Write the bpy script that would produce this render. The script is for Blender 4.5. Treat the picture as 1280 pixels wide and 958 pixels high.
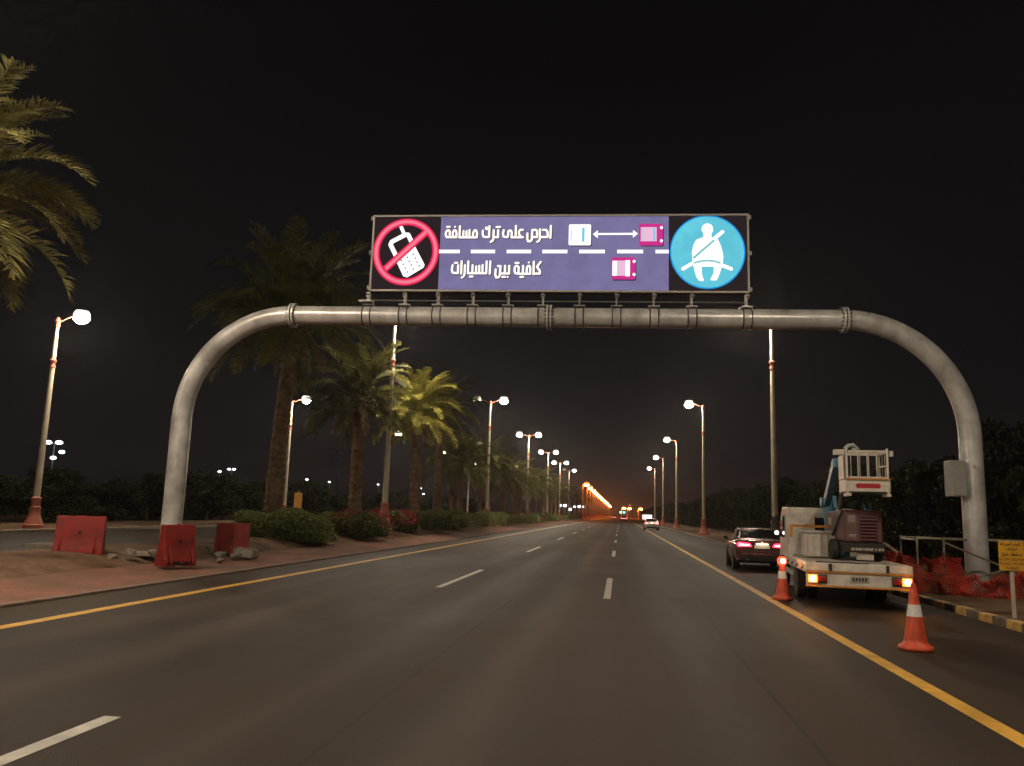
import bpy, bmesh, math, random
import numpy as np
from mathutils import Matrix, Vector

for o in list(bpy.data.objects):
    bpy.data.objects.remove(o)
SC = bpy.context.scene
COL = SC.collection
R = math.radians

# ------------------------------------------------------------------ camera
YAW, PITCH, ROLL = R(7.779), R(9.035), R(1.825)
fw = Vector((-math.sin(YAW) * math.cos(PITCH), math.cos(YAW) * math.cos(PITCH), math.sin(PITCH)))
rt = Vector((math.cos(YAW), math.sin(YAW), 0))
up = rt.cross(fw)
r2 = rt * math.cos(ROLL) + up * math.sin(ROLL)
u2 = up * math.cos(ROLL) - rt * math.sin(ROLL)
cd = bpy.data.cameras.new('camera')
cd.sensor_width = 36.0
cd.lens = 1011.0 / 1280 * 36
cd.clip_start = 0.1
cd.clip_end = 6000
cam = bpy.data.objects.new('camera', cd)
COL.objects.link(cam)
M4 = Matrix(((r2.x, u2.x, -fw.x, 0), (r2.y, u2.y, -fw.y, 0), (r2.z, u2.z, -fw.z, 1.75), (0, 0, 0, 1)))
cam.matrix_world = M4
SC.camera = cam

# ------------------------------------------------------------------ night sky
W = bpy.data.worlds.new('World')
SC.world = W
W.use_nodes = True
nt = W.node_tree
nt.nodes.clear()
out = nt.nodes.new('ShaderNodeOutputWorld')
bg1 = nt.nodes.new('ShaderNodeBackground')
sky = nt.nodes.new('ShaderNodeTexSky')
sky.sky_type = 'NISHITA'
sky.sun_disc = False
sky.sun_elevation = R(-6)
sky.sun_rotation = R(200)
nt.links.new(sky.outputs[0], bg1.inputs[0])
bg1.inputs[1].default_value = 0.02
bg2 = nt.nodes.new('ShaderNodeBackground')          # town glow: warm grey low down, near black above
geo = nt.nodes.new('ShaderNodeNewGeometry')
sep = nt.nodes.new('ShaderNodeSeparateXYZ')
nt.links.new(geo.outputs['Incoming'], sep.inputs[0])
ab = nt.nodes.new('ShaderNodeMath'); ab.operation = 'ABSOLUTE'
nt.links.new(sep.outputs[2], ab.inputs[0])
cr = nt.nodes.new('ShaderNodeValToRGB')
cr.color_ramp.elements[0].position = 0.0
cr.color_ramp.elements[0].color = (0.0100, 0.0082, 0.0086, 1)
cr.color_ramp.elements[1].position = 0.5
cr.color_ramp.elements[1].color = (0.0026, 0.0024, 0.0029, 1)
e = cr.color_ramp.elements.new(0.16); e.color = (0.0055, 0.0049, 0.0056, 1)
nt.links.new(ab.outputs[0], cr.inputs[0])
nt.links.new(cr.outputs[0], bg2.inputs[0])
bg2.inputs[1].default_value = 1.0
ad = nt.nodes.new('ShaderNodeAddShader')
nt.links.new(bg1.outputs[0], ad.inputs[0])
nt.links.new(bg2.outputs[0], ad.inputs[1])
nt.links.new(ad.outputs[0], out.inputs[0])

SC.view_settings.view_transform = 'Standard'
SC.view_settings.look = 'None'
SC.view_settings.exposure = 0.0
SC.view_settings.gamma = 1.0
SC.view_settings.use_curve_mapping = False
cy = SC.cycles
cy.use_denoising = True
cy.max_bounces = 3
cy.use_adaptive_sampling = True
cy.adaptive_threshold = 0.03
cy.diffuse_bounces = 1
cy.glossy_bounces = 2
cy.transparent_max_bounces = 4
cy.transmission_bounces = 2
cy.light_sampling_threshold = 0.03
cy.sample_clamp_indirect = 2.0
cy.sample_clamp_direct = 0.0
cy.caustics_reflective = False
cy.caustics_refractive = False

LAMP_L = 620.0                  # radiance of a lamp lens
LAMP_COL = (1.0, 0.83, 0.63)
ORANGE = (1.0, 0.27, 0.05)

# ------------------------------------------------------------------ helpers
def srgb(r, g, b):
    f = lambda c: (c / 255 / 12.92) if c / 255 <= 0.04045 else ((c / 255 + 0.055) / 1.055) ** 2.4
    return (f(r), f(g), f(b))

MATS = {}
def mat(name, col, rough=0.6, metal=0.0, var=0.15, scale=6.0, bump=0.0, bscale=40.0, col2=None, spec=0.5, trans=0.0, coat=0.0):
    if name in MATS:
        return MATS[name]
    m = bpy.data.materials.new(name)
    m.use_nodes = True
    n, l = m.node_tree.nodes, m.node_tree.links
    b = n['Principled BSDF']
    b.inputs['Roughness'].default_value = rough
    b.inputs['Metallic'].default_value = metal
    b.inputs['Specular IOR Level'].default_value = spec
    if coat:
        b.inputs['Coat Weight'].default_value = coat
        b.inputs['Coat Roughness'].default_value = 0.08
    tc = n.new('ShaderNodeTexCoord')
    no = n.new('ShaderNodeTexNoise')
    no.inputs['Scale'].default_value = scale
    no.inputs['Detail'].default_value = 6
    no.inputs['Roughness'].default_value = 0.65
    l.new(tc.outputs['Object'], no.inputs['Vector'])
    rp = n.new('ShaderNodeValToRGB')
    c2 = col2 or tuple(c * (1 - 1.6 * var) for c in col)
    rp.color_ramp.elements[0].position = 0.32
    rp.color_ramp.elements[1].position = 0.68
    rp.color_ramp.elements[0].color = (*c2, 1)
    rp.color_ramp.elements[1].color = (*[min(1, c * (1 + var)) for c in col], 1)
    l.new(no.outputs['Fac'], rp.inputs[0])
    l.new(rp.outputs[0], b.inputs['Base Color'])
    mr = n.new('ShaderNodeMapRange')
    mr.inputs[3].default_value = max(0, rough - 0.1)
    mr.inputs[4].default_value = min(1, rough + 0.12)
    l.new(no.outputs['Fac'], mr.inputs[0])
    l.new(mr.outputs[0], b.inputs['Roughness'])
    if bump:
        n2 = n.new('ShaderNodeTexNoise')
        n2.inputs['Scale'].default_value = bscale
        n2.inputs['Detail'].default_value = 5
        l.new(tc.outputs['Object'], n2.inputs['Vector'])
        bp = n.new('ShaderNodeBump')
        bp.inputs['Strength'].default_value = bump
        bp.inputs['Distance'].default_value = 0.02
        l.new(n2.outputs['Fac'], bp.inputs['Height'])
        l.new(bp.outputs[0], b.inputs['Normal'])
    if trans:
        t = n.new('ShaderNodeBsdfTranslucent')
        l.new(rp.outputs[0], t.inputs[0])
        mx = n.new('ShaderNodeMixShader')
        mx.inputs[0].default_value = trans
        l.new(b.outputs[0], mx.inputs[1])
        l.new(t.outputs[0], mx.inputs[2])
        l.new(mx.outputs[0], n['Material Output'].inputs[0])
    MATS[name] = m
    return m

def emit(name, col, s=1.0):
    if name in MATS:
        return MATS[name]
    m = bpy.data.materials.new(name)
    m.use_nodes = True
    n, l = m.node_tree.nodes, m.node_tree.links
    n.clear()
    o = n.new('ShaderNodeOutputMaterial')
    e = n.new('ShaderNodeEmission')
    e.inputs[0].default_value = (*col, 1)
    e.inputs[1].default_value = s
    l.new(e.outputs[0], o.inputs[0])
    MATS[name] = m
    return m

def led(name, col, s=1.0):
    m = emit(name, col, s)
    n, l = m.node_tree.nodes, m.node_tree.links
    e = [q for q in n if q.type == 'EMISSION'][0]
    tc = n.new('ShaderNodeTexCoord')
    no = n.new('ShaderNodeTexNoise'); no.inputs['Scale'].default_value = 3.5; no.inputs['Detail'].default_value = 5
    vo = n.new('ShaderNodeTexVoronoi'); vo.inputs['Scale'].default_value = 2.0; vo.distance = 'CHEBYCHEV'; vo.inputs['Randomness'].default_value = 0.0
    l.new(tc.outputs['Object'], no.inputs['Vector']); l.new(tc.outputs['Object'], vo.inputs['Vector'])
    sp = n.new('ShaderNodeSeparateColor'); l.new(vo.outputs['Color'], sp.inputs[0])   # module to module differences
    a = n.new('ShaderNodeMath'); a.operation = 'MULTIPLY_ADD'; a.inputs[1].default_value = 0.35 * s; a.inputs[2].default_value = 0.78 * s
    l.new(no.outputs['Fac'], a.inputs[0])
    b = n.new('ShaderNodeMath'); b.operation = 'MULTIPLY_ADD'; b.inputs[1].default_value = 0.09 * s
    l.new(sp.outputs[0], b.inputs[0]); l.new(a.outputs[0], b.inputs[2])
    l.new(b.outputs[0], e.inputs[1])
    return m

class MB:
    def __init__(s):
        s.v, s.f = [], []
    def add(s, vs, fs):
        k = len(s.v)
        s.v += [tuple(p) for p in vs]
        s.f += [tuple(i + k for i in f) for f in fs]
        return s
    def box(s, x0, x1, y0, y1, z0, z1, m=None):
        vs = [Vector(p) for p in ((x0, y0, z0), (x1, y0, z0), (x1, y1, z0), (x0, y1, z0), (x0, y0, z1), (x1, y0, z1), (x1, y1, z1), (x0, y1, z1))]
        if m is not None:
            vs = [m @ p for p in vs]
        return s.add(vs, [(3, 2, 1, 0), (4, 5, 6, 7), (0, 1, 5, 4), (1, 2, 6, 5), (2, 3, 7, 6), (3, 0, 4, 7)])
    def cyl(s, a, b, ra, rb=None, n=12, caps=True):
        rb = ra if rb is None else rb
        a, b = Vector(a), Vector(b)
        d = (b - a).normalized()
        t = Vector((0, 0, 1)) if abs(d.z) < 0.9 else Vector((1, 0, 0))
        x = d.cross(t).normalized(); y = d.cross(x)
        vs = []
        for c, r in ((a, ra), (b, rb)):
            for i in range(n):
                w = 2 * math.pi * i / n
                vs.append(c + x * (r * math.cos(w)) + y * (r * math.sin(w)))
        fs = [(i, (i + 1) % n, n + (i + 1) % n, n + i) for i in range(n)]
        if caps:
            fs += [tuple(range(n - 1, -1, -1)), tuple(range(n, 2 * n))]
        return s.add(vs, fs)
    def tube(s, path, r, n=12, caps=True):
        P = [Vector(p) for p in path]
        rs = r if isinstance(r, (list, tuple)) else [r] * len(P)
        vs = []; x = None
        for i, p in enumerate(P):
            d = ((P[min(i + 1, len(P) - 1)] - P[max(i - 1, 0)])).normalized()
            if x is None:
                t = Vector((0, 0, 1)) if abs(d.z) < 0.9 else Vector((1, 0, 0))
                x = d.cross(t).normalized()
            else:
                x = (x - d * x.dot(d)).normalized()
            y = d.cross(x)
            for k in range(n):
                w = 2 * math.pi * k / n
                vs.append(p + (x * math.cos(w) + y * math.sin(w)) * rs[i])
        fs = []
        for i in range(len(P) - 1):
            for k in range(n):
                fs.append((i * n + k, i * n + (k + 1) % n, (i + 1) * n + (k + 1) % n, (i + 1) * n + k))
        if caps:
            fs += [tuple(range(n - 1, -1, -1)), tuple((len(P) - 1) * n + k for k in range(n))]
        return s.add(vs, fs)
    def lathe(s, prof, n=20, c=(0, 0, 0), caps=True):
        vs = []
        for r, z in prof:
            for k in range(n):
                w = 2 * math.pi * k / n
                vs.append((c[0] + r * math.cos(w), c[1] + r * math.sin(w), c[2] + z))
        fs = []
        for i in range(len(prof) - 1):
            for k in range(n):
                fs.append((i * n + k, i * n + (k + 1) % n, (i + 1) * n + (k + 1) % n, (i + 1) * n + k))
        if caps:
            fs += [tuple(range(n - 1, -1, -1)), tuple((len(prof) - 1) * n + k for k in range(n))]
        return s.add(vs, fs)
    def prism(s, poly, axis, a, b):
        """poly (p,q) extruded along axis 0/1/2 from a to b"""
        n = len(poly)
        def P(p, q, t):
            return (t, p, q) if axis == 0 else (p, t, q) if axis == 1 else (p, q, t)
        vs = [P(p, q, a) for p, q in poly] + [P(p, q, b) for p, q in poly]
        fs = [tuple(range(n - 1, -1, -1)), tuple(range(n, 2 * n))] + [(i, (i + 1) % n, n + (i + 1) % n, n + i) for i in range(n)]
        return s.add(vs, fs)
    def build(s, name, m, parent=None, smooth=False, bevel=0.0, seg=2, fix=False):
        me = bpy.data.meshes.new(name)
        me.from_pydata(s.v, [], s.f)
        if fix:
            bm = bmesh.new(); bm.from_mesh(me)
            bmesh.ops.recalc_face_normals(bm, faces=bm.faces)
            bm.to_mesh(me); bm.free()
        return link(name, me, m, parent, smooth, bevel, seg)

def link(name, me, m, parent=None, smooth=False, bevel=0.0, seg=2):
    if m is not None and not me.materials:
        me.materials.append(m)
    if smooth:
        me.polygons.foreach_set('use_smooth', [True] * len(me.polygons))
        try:
            me.set_sharp_from_angle(angle=R(38))
        except Exception:
            pass
    o = bpy.data.objects.new(name, me)
    COL.objects.link(o)
    if parent is not None:
        o.parent = parent
    if bevel:
        b = o.modifiers.new('bevel', 'BEVEL')
        b.width = bevel; b.segments = seg; b.limit_method = 'ANGLE'
    return o

def tag(o, label, cat, group=None):
    o['label'] = label; o['category'] = cat
    if group:
        o['group'] = group
    return o
def thing(name, label, cat, loc=(0, 0, 0), rz=0.0, group=None):
    o = bpy.data.objects.new(name, None)
    o.empty_display_size = 0.3
    COL.objects.link(o)
    o.location = loc; o.rotation_euler = (0, 0, rz)
    return tag(o, label, cat, group)
def struct(o):
    o['kind'] = 'structure'
    return o
def dup(src, loc, rz=0.0, sc=1.0, label=None):
    r = src.copy(); COL.objects.link(r)
    r.location = loc; r.rotation_euler = (0, 0, rz); r.scale = (sc, sc, sc) if not isinstance(sc, tuple) else sc
    if label:
        r['label'] = label
    for ch in list(src.children):
        c = ch.copy(); COL.objects.link(c); c.parent = r
        for g in list(ch.children):
            d = g.copy(); COL.objects.link(d); d.parent = c
    return r
def fastmesh(name, V, F):
    me = bpy.data.meshes.new(name)
    V = np.asarray(V, dtype=np.float32); F = np.asarray(F, dtype=np.int32)
    k = F.shape[1]
    me.vertices.add(len(V)); me.vertices.foreach_set('co', V.ravel())
    me.loops.add(F.size); me.loops.foreach_set('vertex_index', F.ravel())
    me.polygons.add(len(F)); me.polygons.foreach_set('loop_start', np.arange(len(F), dtype=np.int32) * k)
    me.update(calc_edges=True); me.validate()
    return me
ORD = ['nearest', 'second nearest', 'third nearest', 'fourth nearest', 'fifth nearest', 'sixth nearest', 'seventh nearest', 'eighth nearest',
       'ninth nearest', 'tenth nearest', 'eleventh nearest', 'twelfth nearest', 'thirteenth nearest', 'fourteenth nearest', 'fifteenth nearest',
       'sixteenth nearest', 'seventeenth nearest', 'eighteenth nearest', 'nineteenth nearest', 'twentieth nearest', 'twenty-first nearest',
       'twenty-second nearest', 'twenty-third nearest', 'twenty-fourth nearest']

# ------------------------------------------------------------------ ground and roads
def asphalt(name, tint=1.0):
    m = bpy.data.materials.new(name); m.use_nodes = True
    n, l = m.node_tree.nodes, m.node_tree.links
    b = n['Principled BSDF']
    tc = n.new('ShaderNodeTexCoord')
    def noise(scale, vec, det=6, rough=0.6):
        q = n.new('ShaderNodeTexNoise'); q.inputs['Scale'].default_value = scale
        q.inputs['Detail'].default_value = det; q.inputs['Roughness'].default_value = rough
        l.new(vec, q.inputs['Vector']); return q
    mp = n.new('ShaderNodeMapping'); mp.inputs['Scale'].default_value = (1.0, 0.045, 1.0)
    l.new(tc.outputs['Object'], mp.inputs[0])
    streak = noise(0.9, mp.outputs[0], 4, 0.6)          # wear along the wheel tracks
    blot = noise(0.16, tc.outputs['Object'], 5, 0.65)
    grain = noise(55.0, tc.outputs['Object'], 3, 0.75)
    speck = n.new('ShaderNodeTexVoronoi'); speck.inputs['Scale'].default_value = 85
    l.new(tc.outputs['Object'], speck.inputs['Vector'])
    a1 = n.new('ShaderNodeMath'); a1.operation = 'MULTIPLY_ADD'; a1.inputs[1].default_value = 0.9
    l.new(streak.outputs['Fac'], a1.inputs[0]); l.new(blot.outputs['Fac'], a1.inputs[2])
    a2 = n.new('ShaderNodeMath'); a2.operation = 'MULTIPLY_ADD'; a2.inputs[1].default_value = 0.35
    l.new(grain.outputs['Fac'], a2.inputs[0]); l.new(a1.outputs[0], a2.inputs[2])
    # wheel paths: two polished bands in every lane
    sx = n.new('ShaderNodeSeparateXYZ'); l.new(tc.outputs['Object'], sx.inputs[0])
    wv = n.new('ShaderNodeMath'); wv.operation = 'MULTIPLY_ADD'; wv.inputs[1].default_value = 2 * math.pi / 1.9; wv.inputs[2].default_value = 1.1
    l.new(sx.outputs[0], wv.inputs[0])
    sn = n.new('ShaderNodeMath'); sn.operation = 'SINE'; l.new(wv.outputs[0], sn.inputs[0])
    ws_ = n.new('ShaderNodeMath'); ws_.operation = 'MULTIPLY_ADD'; ws_.inputs[1].default_value = 0.07
    l.new(sn.outputs[0], ws_.inputs[0]); l.new(a2.outputs[0], ws_.inputs[2]); a2 = ws_
    rp = n.new('ShaderNodeValToRGB')
    mr = n.new('ShaderNodeMapRange'); mr.inputs[1].default_value = 0.72; mr.inputs[2].default_value = 1.55
    l.new(a2.outputs[0], mr.inputs[0]); l.new(mr.outputs[0], rp.inputs[0])
    rp.color_ramp.elements[0].position = 0.0
    t = tint
    rp.color_ramp.elements[0].color = (0.0126 * t, 0.0086 * t, 0.0062 * t, 1)
    rp.color_ramp.elements[1].color = (0.054 * t, 0.0355 * t, 0.0245 * t, 1)
    # a pale scuffed band left by tyres, and tiny light chips lying about
    def mth(op, x, y=None, z=None):
        q = n.new('ShaderNodeMath'); q.operation = op
        for i, v in enumerate((x, y, z)):
            if v is None: continue
            if isinstance(v, (int, float)): q.inputs[i].default_value = v
            else: l.new(v, q.inputs[i])
        return q.outputs[0]
    mp2 = n.new('ShaderNodeMapping'); mp2.inputs['Scale'].default_value = (0.5, 0.12, 1)
    l.new(tc.outputs['Object'], mp2.inputs[0])
    wob = noise(1.0, mp2.outputs[0], 3, 0.5)
    xx = mth('ADD', mth('MULTIPLY_ADD', wob.outputs['Fac'], 0.9, -0.45), sx.outputs[0])
    fac = None
    for x0, wd, amp in ((-1.25, 0.30, 1.0), (-2.9, 0.25, 0.35), (-5.6, 0.35, 0.45), (-7.2, 0.3, 0.4), (1.0, 0.3, 0.35), (2.4, 0.25, 0.3)):
        g = mth('MULTIPLY', mth('EXPONENT', mth('MULTIPLY', mth('POWER', mth('DIVIDE', mth('SUBTRACT', xx, x0), wd), 2.0), -1.0)), amp)
        fac = g if fac is None else mth('ADD', fac, g)
    brk = noise(0.35, mp2.outputs[0], 5, 0.7)
    fac = mth('MULTIPLY', fac, mth('MULTIPLY_ADD', brk.outputs['Fac'], 1.6, -0.35))
    mxb = n.new('ShaderNodeMix'); mxb.data_type = 'RGBA'
    l.new(mth('MULTIPLY', fac, 0.8), mxb.inputs[0]); l.new(rp.outputs[0], mxb.inputs[6]); mxb.inputs[7].default_value = (0.12 * t, 0.098 * t, 0.084 * t, 1)
    seam = None
    for x0 in (-6.05, -2.15, 1.55):
        q = mth('LESS_THAN', mth('ABSOLUTE', mth('SUBTRACT', mth('MULTIPLY_ADD', streak.outputs['Fac'], 0.12, sx.outputs[0]), x0 + 0.06)), 0.022)
        seam = q if seam is None else mth('MAXIMUM', seam, q)
    mxs = n.new('ShaderNodeMix'); mxs.data_type = 'RGBA'
    l.new(mth('MULTIPLY', seam, mth('MULTIPLY', blot.outputs['Fac'], 1.1)), mxs.inputs[0]); l.new(mxb.outputs[2], mxs.inputs[6]); mxs.inputs[7].default_value = (0.009, 0.008, 0.007, 1)
    mxb = mxs
    vc = n.new('ShaderNodeTexVoronoi'); vc.inputs['Scale'].default_value = 2.2; l.new(tc.outputs['Object'], vc.inputs['Vector'])
    sz = n.new('ShaderNodeSeparateColor'); l.new(vc.outputs['Color'], sz.inputs[0])
    chip = mth('LESS_THAN', vc.outputs['Distance'], mth('MULTIPLY', mth('GREATER_THAN', sz.outputs[0], 0.9), mth('MULTIPLY_ADD', sz.outputs[1], 0.05, 0.015)))
    mxc = n.new('ShaderNodeMix'); mxc.data_type = 'RGBA'
    l.new(mth('MULTIPLY', chip, 0.7), mxc.inputs[0]); l.new(mxb.outputs[2], mxc.inputs[6]); mxc.inputs[7].default_value = (0.22, 0.19, 0.16, 1)
    l.new(mxc.outputs[2], b.inputs['Base Color'])
    r_ = n.new('ShaderNodeMapRange'); r_.inputs[3].default_value = 0.52; r_.inputs[4].default_value = 0.78
    l.new(mr.outputs[0], r_.inputs[0]); l.new(r_.outputs[0], b.inputs['Roughness'])
    b.inputs['Specular IOR Level'].default_value = 0.22
    bp = n.new('ShaderNodeBump'); bp.inputs['Strength'].default_value = 0.35; bp.inputs['Distance'].default_value = 0.01
    l.new(speck.outputs['Distance'], bp.inputs['Height']); l.new(bp.outputs[0], b.inputs['Normal'])
    return m

def strip(name, prof, ys, m, jitter=0.0, seed=0, smooth=True):
    """a long surface: prof = [(x,z)...] repeated at every y in ys"""
    rg = random.Random(seed)
    vs, fs = [], []
    k = len(prof)
    for y in ys:
        for i, (x, z) in enumerate(prof):
            j = jitter if 0 < i < k - 1 else 0
            vs.append((x + rg.uniform(-j, j), y, z + rg.uniform(-j, j) * 0.5))
    for a in range(len(ys) - 1):
        for i in range(k - 1):
            fs.append((a * k + i, a * k + i + 1, (a + 1) * k + i + 1, (a + 1) * k + i))
    return MB().add(vs, fs).build(name, m, None, smooth)

M_dirt = mat('dirt', (0.17, 0.105, 0.066), 0.95, var=0.35, scale=0.9, bump=0.8, bscale=9, spec=0.1)
M_sand = mat('dark_sand', (0.11, 0.085, 0.06), 0.95, var=0.3, scale=0.05, spec=0.1)
struct(strip('ground', [(-1500, -0.06), (1500, -0.06)], [-200, 2200], M_sand, smooth=False))
road = struct(strip('road', [(-9.62, 0.0), (6.78, 0.0)], [-70, 1600], asphalt('asphalt'), smooth=False))
opp = struct(strip('opposite_road', [(-28.6, 0.0), (-17.4, 0.0)], [-70, 1600], asphalt('asphalt_old', 1.25), smooth=False))
ysn = [-70 + 1.1 * i for i in range(130)] + [75 + 6 * i for i in range(40)] + [330, 500, 900, 1600]
struct(strip('median_soil', [(-17.25, 0.13), (-16.6, 0.15), (-15.8, 0.27), (-15.0, 0.40), (-14.0, 0.47), (-13.2, 0.46), (-12.6, 0.36), (-12.15, 0.22), (-11.7, 0.136)],
             ysn, M_dirt, 0.07, 3))
struct(strip('verge_soil', [(6.95, 0.13), (7.6, 0.15), (8.8, 0.17), (10.5, 0.16), (13.0, 0.2), (18, 0.1), (60, -0.02)], ysn, M_dirt, 0.05, 5))
struct(strip('far_verge_soil', [(-120, -0.02), (-40, 0.1), (-33, 0.17), (-30.0, 0.16), (-28.8, 0.14)], ysn, M_dirt, 0.05, 6))

# pink paver walk along the median
def paver_mat():
    m = bpy.data.materials.new('pink_pavers'); m.use_nodes = True
    n, l = m.node_tree.nodes, m.node_tree.links
    b = n['Principled BSDF']; b.inputs['Roughness'].default_value = 0.9
    b.inputs['Specular IOR Level'].default_value = 0.2
    tc = n.new('ShaderNodeTexCoord')
    br = n.new('ShaderNodeTexBrick'); br.inputs['Scale'].default_value = 1.0
    br.inputs['Brick Width'].default_value = 0.2; br.inputs['Row Height'].default_value = 0.1
    br.inputs['Mortar Size'].default_value = 0.006
    br.inputs['Color1'].default_value = (0.30, 0.125, 0.09, 1); br.inputs['Color2'].default_value = (0.23, 0.10, 0.075, 1)
    br.inputs['Mortar'].default_value = (0.13, 0.08, 0.06, 1)
    l.new(tc.outputs['Object'], br.inputs['Vector'])
    no = n.new('ShaderNodeTexNoise'); no.inputs['Scale'].default_value = 0.7; no.inputs['Detail'].default_value = 7
    l.new(tc.outputs['Object'], no.inputs['Vector'])
    mr = n.new('ShaderNodeMapRange'); mr.inputs[1].default_value = 0.38; mr.inputs[2].default_value = 0.62
    l.new(no.outputs['Fac'], mr.inputs[0])
    mx = n.new('ShaderNodeMix'); mx.data_type = 'RGBA'
    l.new(mr.outputs[0], mx.inputs[0]); l.new(br.outputs['Color'], mx.inputs[6])
    mx.inputs[7].default_value = (0.15, 0.092, 0.06, 1)
    l.new(mx.outputs[2], b.inputs['Base Color'])
    bp = n.new('ShaderNodeBump'); bp.inputs['Strength'].default_value = 0.4; bp.inputs['Distance'].default_value = 0.01
    l.new(br.outputs['Fac'], bp.inputs['Height']); bp.invert = True
    l.new(bp.outputs[0], b.inputs['Normal'])
    return m
struct(strip('paved_walk', [(-12.1, 0.172), (-11.2, 0.125), (-10.4, 0.075), (-9.78, 0.043)], [-70, 1600], paver_mat(), smooth=False))

# markings are pieces of the road
def worn_paint(name, col):
    m = mat(name, col, 0.6, var=0.12, scale=2.2, col2=tuple(c * 0.55 for c in col))
    return m
M_yel = worn_paint('yellow_paint', (0.66, 0.36, 0.045))
M_wht = worn_paint('white_paint', (0.58, 0.55, 0.48))
def edge(x, w):
    pts = [-40] + [4 * i for i in range(0, 60)] + [300, 500, 1000, 1500]
    o = strip('edge_line', [(x - w / 2, 0.004), (x + w / 2, 0.004)], pts, M_yel, smooth=False)
    o.parent = road
edge(-8.21, 0.22); edge(3.34, 0.2)
def dashes(x, start, per, ln, cnt):
    me = None
    for k in range(cnt):
        mbx = MB(); h = 0.075
        mbx.add([(-h, 0, 0), (h, 0, 0), (h, ln, 0), (-h, ln, 0)], [(0, 1, 2, 3)])
        if me is None:
            o = mbx.build('lane_dash', M_wht, road); me = o.data
        else:
            o = link('lane_dash', me, None, road)
        o.location = (x, start + per * k, 0.004)
dashes(-4.07, 0.45, 18.05, 6.0, 16)
dashes(-0.25, -0.12, 17.75, 5.7, 16)

# kerbs: single stones near by, one long run farther off
M_conc = mat('kerb_concrete', (0.34, 0.30, 0.24), 0.9, var=0.2, scale=3, bump=0.3)
M_kyel = mat('kerb_yellow', (0.55, 0.34, 0.09), 0.75, var=0.2, scale=5, col2=(0.28, 0.19, 0.08))
M_kblk = mat('kerb_black', (0.12, 0.105, 0.09), 0.75, var=0.3, scale=5, col2=(0.07, 0.062, 0.055))
M_kpink = mat('kerb_pink', (0.20, 0.135, 0.105), 0.9, var=0.2, scale=3, bump=0.3)
def kerb(name, x0, x1, z, y0, y1, step, mats, far0, far1, fm):
    root = bpy.data.objects.new(name, None); COL.objects.link(root); struct(root)
    meshes = {}
    y = y0; k = 0
    rg = random.Random(int(abs(x0) * 10))
    while y < y1 - 0.01:
        m = mats(k, y)
        if m.name not in meshes:
            o = MB().box(x0, x1, 0.006, step - 0.006, -0.05, z).build('kerb_stone', m, root, bevel=0.02)
            meshes[m.name] = o.data
        else:
            o = link('kerb_stone', meshes[m.name], None, root, bevel=0.02)
        o.location = (rg.uniform(-0.006, 0.006), y, rg.uniform(-0.006, 0.004))
        y += step; k += 1
    for a, b in ((-70, y0), (y, far1)):
        MB().box(x0, x1, a, b, -0.05, z - 0.002).build('kerb_run', fm, root)
kerb('kerb_right', 6.78, 6.96, 0.15, 10.2, 62.0, 0.56, lambda k, y: (M_kyel if k % 2 else M_kblk) if y < 27 else M_conc, 62, 1600, M_conc)
kerb('kerb_left', -9.79, -9.62, 0.05, 8.0, 50.0, 1.0, lambda k, y: M_kpink, 50, 1600, M_kpink)
kerb('kerb_median_back', -17.42, -17.24, 0.15, 16.0, 40.0, 1.0, lambda k, y: M_conc, 40, 1600, M_conc)
kerb('kerb_far_left', -28.8, -28.6, 0.15, 26.0, 62.0, 1.0, lambda k, y: M_conc, 62, 1600, M_conc)

# ------------------------------------------------------------------ gantry
M_steel = mat('galvanised_steel', (0.70, 0.69, 0.67), 0.30, metal=0.2, var=0.16, scale=1.6, bump=0.10, bscale=11, col2=(0.40, 0.385, 0.36))
M_dark = mat('dark_metal', (0.05, 0.05, 0.05), 0.5, metal=0.4)
GC = (-1.65, 21.08, 0.0); GR = R(2.1)
HS, RA, BZ, TR = 10.3, 2.95, 6.92, 0.262
gan = thing('sign_gantry', 'curved grey steel pipe gantry arching over the whole road', 'gantry', GC, GR)
FL = HS - RA
for s in (-1, 1):
    zb = 0.24 if s < 0 else 0.1
    leg = MB().cyl((s * HS, 0, zb), (s * HS, 0, BZ - RA), TR * 1.02, n=36).build('leg', M_steel, gan, True)
    MB().box(s * HS - 0.5, s * HS + 0.5, -0.5, 0.5, zb - 0.1, zb + 0.05).build('base_plate', M_steel, leg, bevel=0.01)
    arc = [(s * (FL + RA * math.sin(a)), 0, BZ - RA + RA * math.cos(a)) for a in [math.pi / 2 * i / 26 for i in range(27)]]
    MB().tube(arc, TR, 36).build('bend', M_steel, gan, True)
MB().cyl((-FL, 0, BZ), (FL, 0, BZ), TR, n=36).build('beam', M_steel, gan, True)
for x in (-FL, -0.28, FL):
    for d in (-0.045, 0.045):
        fl = MB().cyl((x + d - 0.03, 0, BZ), (x + d + 0.03, 0, BZ), TR + 0.075, n=32).build('flange', M_steel, gan, False, 0.006)
    b = MB()
    for k in range(18):
        w = 2 * math.pi * k / 18
        c = (0, (TR + 0.045) * math.cos(w), BZ + (TR + 0.045) * math.sin(w))
        b.cyl((x - 0.12, c[1], c[2]), (x + 0.12, c[1], c[2]), 0.017, n=6)
    b.build('bolts', M_dark, fl)
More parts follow.
